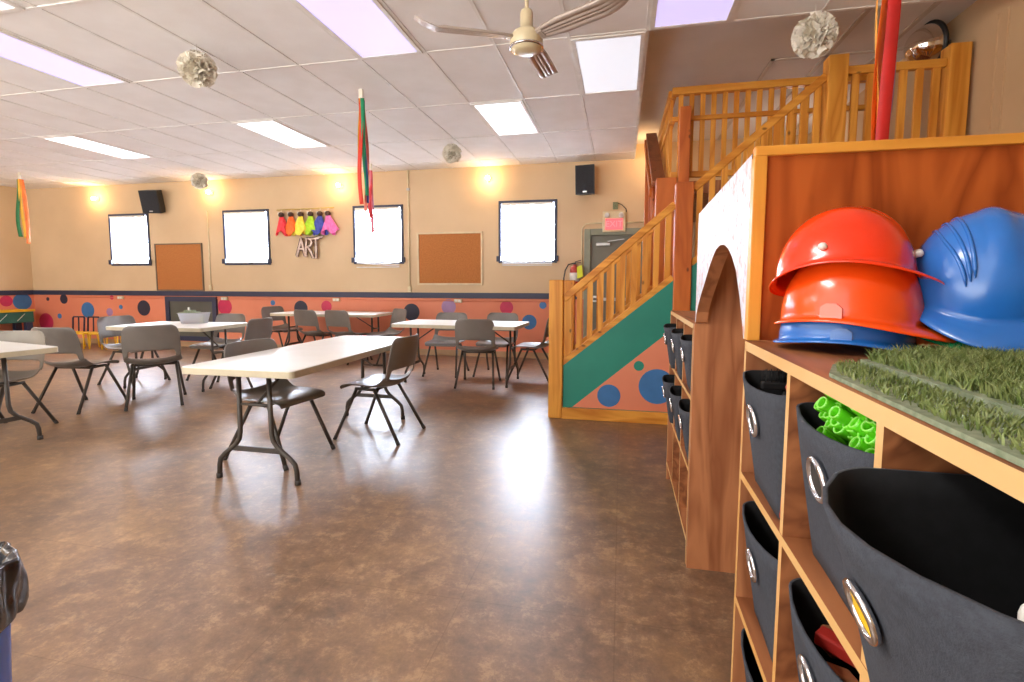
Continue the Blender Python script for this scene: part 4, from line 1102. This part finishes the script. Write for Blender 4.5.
# green tubes, individually
t0 = None
rr = random.Random(11)
spots = []
for r_ in range(4):
    for c_ in range(9):
        spots.append((0.414 - r_ * 0.003 + rr.uniform(-.006, .006), 0.950 - c_ * 0.0225 - (r_ % 2) * 0.011 + rr.uniform(-.003, .003), r_))
gi = 0
for (x_, y_, r_) in spots:
    if t0 is None:
        t0 = thing('green_tube', 'bright green hollow tube in the bundle in the near shelf bin', 'tube', (0, 0, 0), 0, 'green tubes in the fabric bin')
        m = MB(); m.lathe([(0.0080, 0.088), (0.0105, 0.09), (0.0112, 0.086), (0.0112, -0.09), (0, -0.09)], 12); m.lathe([(0.0080, 0.088), (0.0080, 0.05), (0, 0.05)], 12); m.build('tube_wall', M['tube'], t0)
        m = MB(); m.tube([(0.0096 * math.cos(a), 0.0096 * math.sin(a), 0.0893) for a in [2 * PI * k / 14 for k in range(14)]], 0.0012, 6, closed=True); m.build('tube_rim', M['tubehole'], t0)
        c = t0
    else: c = copy_tree(t0)
    c.location = (x_, y_ - 0.01, 0.984 + 0.019 * r_ + rr.uniform(-.006, .006))
    c.rotation_euler = (R(2 + rr.uniform(-10, 10)), R(-52 + rr.uniform(-10, 10)), 0)

# ------------------------------------------------------------------ turf mats
def turf(label, poly, z, th, nblade, seed, hmin, hmax, edge=None):
    t = thing('turf_mat', label, 'turf mat', (0, 0, z))
    m = MB(); m.prism(poly, 'Z', 0, th); m.build('backing', M['turfback'], t)
    poly = [(q[0] + (0.010 if q[0] < 0.5 else 0), q[1]) for q in poly]
    xs_ = [q[0] for q in poly]; ys_ = [q[1] for q in poly]
    def inside(x_, y_):
        c = False
        for i in range(len(poly)):
            (x1, y1), (x2, y2) = poly[i], poly[i - 1]
            if (y1 > y_) != (y2 > y_) and x_ < (x2 - x1) * (y_ - y1) / (y2 - y1) + x1: c = not c
        return c
    rr = random.Random(seed)
    bm = bmesh.new(); k = 0
    while k < nblade:
        x_, y_ = rr.uniform(min(xs_), max(xs_)), rr.uniform(min(ys_), max(ys_))
        if not inside(x_, y_): continue
        k += 1
        a = rr.uniform(0, 2 * PI); hh = rr.uniform(hmin, hmax); w = rr.uniform(0.0007, 0.0012)
        la = rr.uniform(0, 2 * PI); ln = hh * rr.uniform(0.2, 1.0)
        ca, sa = math.cos(a) * w, math.sin(a) * w
        bx, by = math.cos(la) * ln, math.sin(la) * ln
        v = [bm.verts.new(p) for p in ((x_ - ca, y_ - sa, th), (x_ + ca, y_ + sa, th), (x_ + bx * .4 + ca * .9, y_ + by * .4 + sa * .9, th + hh * .6), (x_ + bx * .4 - ca * .9, y_ + by * .4 - sa * .9, th + hh * .6), (x_ + bx, y_ + by, th + hh))]
        bm.faces.new(v[:4]); bm.faces.new((v[3], v[2], v[4]))
    g = MB(); g.bm.free(); g.bm = bm
    o = g.build('grass_pile', M['grass'], t, recalc=False); o['kind'] = 'stuff'
turf('flat lower turf mat lying on the shelf top along its front edge', [(0.314, 0.36), (0.320, 0.86), (0.36, 0.955), (0.52, 1.0), (0.90, 1.0), (0.90, 0.36)], 1.133, 0.006, 15000, 4, 0.006, 0.013)
turf('thick upper turf mat lying over the lower one, before the helmets', [(0.405, 0.36), (0.40, 0.95), (0.52, 1.03), (0.90, 1.10), (0.90, 0.36)], 1.1395, 0.010, 30000, 5, 0.010, 0.024)

# ------------------------------------------------------------------ hard hats
def hard_hat(label, mm, loc, yaw, pitch=0.0, roll=0.0, ridge=False, visor=0.045, rivet=False, lug=True):
    t = thing('hard_hat', label, 'hard hat', loc, 0, 'hard hats on the near shelf')
    t.rotation_euler = (R(roll), R(pitch), R(yaw))
    NA, NT = 96, 30
    Lx, Ly, H = 0.128, 0.112, 0.150
    def dome(a, q):
        th = q * PI / 2
        z = H * math.sin(th)
        rr_ = max(0.0, 1 - (z / H) ** 2.15) ** (1 / 2.05)
        droop = -0.020 * math.cos(a) ** 2 * (1 - q) ** 2
        v = Vector((Lx * rr_ * math.cos(a), Ly * rr_ * math.sin(a), z + 0.004 + droop))
        u = abs(v.y)
        w = min(1, max(0, (z / H - 0.35) / 0.25))
        v.z += 0.006 * w * max(0, 1 - (u / 0.022) ** 2)          # raised centre crest
        return v
    def brim(a, s_):
        f = max(0.0, math.cos(a))
        ext = 0.012 + visor * f ** 1.5
        z = -0.004 * s_ - (0.016 * f ** 2) * s_ * s_ - 0.020 * math.cos(a) ** 2
        return Vector(((Lx + ext * s_) * math.cos(a), (Ly + (0.012 + visor * 0.25 * f) * s_) * math.sin(a), z))
    m = MB(); rows = []
    for s_, dz in ((0.97, -0.004), (1.0, -0.002), (0.98, 0.001), (0.5, 0.002), (0.12, 0.003)):
        rows.append([brim(2 * PI * k / NA, s_) + Vector((0, 0, dz)) for k in range(NA + 1)])
    for j in range(NT):
        rows.append([dome(2 * PI * k / NA, 0.015 + 0.985 * j / (NT - 1)) for k in range(NA + 1)])
    m.grid(rows)
    bmesh.ops.remove_doubles(m.bm, verts=m.bm.verts, dist=0.0004)
    solid(m.build('shell', mm, t), 0.0025, 0, -1)
    def surf(x_, y_):
        q = min(0.999, (x_ / Lx) ** 2 + (y_ / Ly) ** 2)
        rad = math.sqrt(q)
        zz = H * max(0.0, 1 - rad ** 2.05) ** (1 / 2.15)
        return zz + 0.004 + 0.006 * min(1, max(0, (zz / H - 0.35) / 0.25)) * max(0, 1 - (y_ / 0.022) ** 2)
    if ridge:
        for sd in (-1, 1):
            for y0, y1, xe in ((0.036, 0.046, -0.07), (0.041, 0.060, -0.055), (0.046, 0.074, -0.04)):
                pts = []
                for k in range(25):
                    q = k / 24
                    x_ = 0.112 - (0.112 - xe) * q
                    y_ = sd * (y0 + (y1 - y0) * math.sin(min(1, q * 1.5) * PI / 2))
                    while (x_ / Lx) ** 2 + (y_ / Ly) ** 2 > 0.97: x_ *= 0.985
                    pts.append((x_, y_, surf(x_, y_) - 0.0005))
                g = MB(); g.tube(pts, [0.0008] + [0.0032] * 23 + [0.0008], 8); g.build('crown_ridge', mm, t)
    if lug:
        for sy in (-1, 1):
            m = MB(); m.prism([(-0.018, -0.002), (0.020, -0.002), (0.020, 0.020), (0.010, 0.030), (-0.008, 0.030), (-0.018, 0.022)], 'Y', sy * (Ly - 0.010), sy * (Ly + 0.004)); m.build('side_lug', mm, t)
    if rivet:
        for p_, d_ in (((-0.005, -Ly * 1.0, 0.032), (0, -1, 0.2)), ((Lx * 0.99, Ly * 0.05, 0.034), (1, 0.05, 0.2))):
            m = MB(); qq = Vector(d_).to_track_quat('Z', 'Y').to_matrix().to_4x4()
            m.lathe([(0, 0.010), (0.005, 0.009), (0.008, 0.005), (0.008, -0.006), (0, -0.006)], 12, M=Matrix.Translation(p_) @ qq); m.build('rivet', M['white'], t)
    return t
zt = 1.134
hard_hat('blue hard hat at the bottom of the stack under the orange ones', M['blue'], (0.476, 1.215, zt + 0.030), -24).scale = (0.98, 0.96, 0.80)
hard_hat('orange hard hat in the middle of the stack, visor to the right', M['orange'], (0.482, 1.213, zt + 0.074), -36).scale = (1.03, 1.06, 1.0)
hard_hat('red hard hat tilted on top of the stack, with white rivets', M['red'], (0.466, 1.215, zt + 0.160), -34, pitch=-6, roll=-14, rivet=True, lug=False, visor=0.030).scale = (1.01, 1.05, 0.97)
hard_hat('green hard hat underneath the big blue hard hat', M['green'], (0.715, 1.175, zt + 0.046), -104).scale = (1.04, 1.04, 0.75)
hard_hat('big blue hard hat tipped forward at the right edge of the shelf', M['blue'], (0.700, 1.175, zt + 0.126), -108, pitch=17, ridge=True).scale = (1.05, 1.07, 1.05)

# ------------------------------------------------------------------ camera
f_, cyp = 499.44461, 325.874215
yaw, pitch, roll = 0.215122925, 0.0876298447, -0.00127609813
H_ = 1.28
cy_, sy_ = math.cos(yaw), math.sin(yaw)
fw = Vector((-sy_ * math.cos(pitch), cy_ * math.cos(pitch), -math.sin(pitch)))
rt = Vector((cy_, sy_, 0)); dn = fw.cross(rt)
r2 = math.cos(roll) * rt + math.sin(roll) * dn
d2 = -math.sin(roll) * rt + math.cos(roll) * dn
cam = bpy.data.cameras.new('camera'); co = bpy.data.objects.new('camera', cam); COL.objects.link(co)
upv = -d2; bk = -fw
co.matrix_world = Matrix(((r2.x, upv.x, bk.x, 0), (r2.y, upv.y, bk.y, 0), (r2.z, upv.z, bk.z, H_), (0, 0, 0, 1)))
cam.sensor_fit = 'HORIZONTAL'; cam.sensor_width = 36.0; cam.lens = f_ / 1024 * 36.0
cam.shift_y = -(682 / 2 - cyp) / 1024.0
cam.clip_start = 0.05; cam.clip_end = 100
S.camera = co

# ------------------------------------------------------------------ light
w = bpy.data.worlds.new('world'); S.world = w; w.use_nodes = True
bg = w.node_tree.nodes['Background']; bg.inputs[1].default_value = 1.0
_N, _L = w.node_tree.nodes, w.node_tree.links
tcw = _N.new('ShaderNodeTexCoord'); sp = _N.new('ShaderNodeSeparateXYZ'); _L.new(tcw.outputs['Generated'], sp.inputs[0])
rp = _N.new('ShaderNodeValToRGB'); rp.color_ramp.elements[0].position = 0.47; rp.color_ramp.elements[1].position = 0.53
rp.color_ramp.elements[0].color = (4.6, 4.5, 4.35, 1); rp.color_ramp.elements[1].color = (1.6, 1.58, 1.55, 1)  # added fill through the open rear; lower half brightened to lift the ceiling
mr = _N.new('ShaderNodeMapRange'); mr.inputs['From Min'].default_value = -1; mr.inputs['From Max'].default_value = 1
_L.new(sp.outputs['Z'], mr.inputs['Value']); _L.new(mr.outputs['Result'], rp.inputs['Fac']); _L.new(rp.outputs['Color'], bg.inputs[0])
def area(name, loc, size, power, col, rot=(0, 0, 0), sy=None):
    l = bpy.data.lights.new(name, 'AREA'); l.shape = 'RECTANGLE'; l.size = size; l.size_y = sy or size; l.energy = power; l.color = col
    o = bpy.data.objects.new(name, l); COL.objects.link(o); o.location = loc; o.rotation_euler = rot
    return o
for i, (x_, y_) in enumerate(((-2.0, 0.2), (-7.0, 0.4), (-10.6, 2.2))):
    area('room_lamp', (x_, y_, CE - 0.03), 0.6, 60, (1, 0.98, 0.95), sy=1.2)  # unseen fill lights added at ceiling height, outside the view
for x_ in (-10.33, -7.63, -4.92, -2.19):
    l = bpy.data.lights.new('sconce_glow', 'POINT'); l.energy = 3.2; l.color = (1, 0.70, 0.38); l.shadow_soft_size = 0.05
    o = bpy.data.objects.new('sconce_glow', l); COL.objects.link(o); o.location = (x_, YB - 0.2, 2.96)
l = bpy.data.lights.new('stairwell_lamp', 'POINT'); l.energy = 5; l.color = (1, 0.70, 0.36); l.shadow_soft_size = 0.08
o = bpy.data.objects.new('stairwell_lamp', l); COL.objects.link(o); o.location = (0.42, YB - 0.40, 3.12)
l = bpy.data.lights.new('loft_lamp', 'POINT'); l.energy = 6; l.color = (1, 0.92, 0.84); l.shadow_soft_size = 0.08
o = bpy.data.objects.new('loft_lamp', l); COL.objects.link(o); o.location = (2.1, 7.2, 2.75)  # unseen fill added to brighten the loft ceiling

S.view_settings.view_transform = 'Standard'; S.view_settings.look = 'None'
S.view_settings.gamma = 1.0; S.view_settings.use_curve_mapping = False
S.view_settings.exposure = 0.60
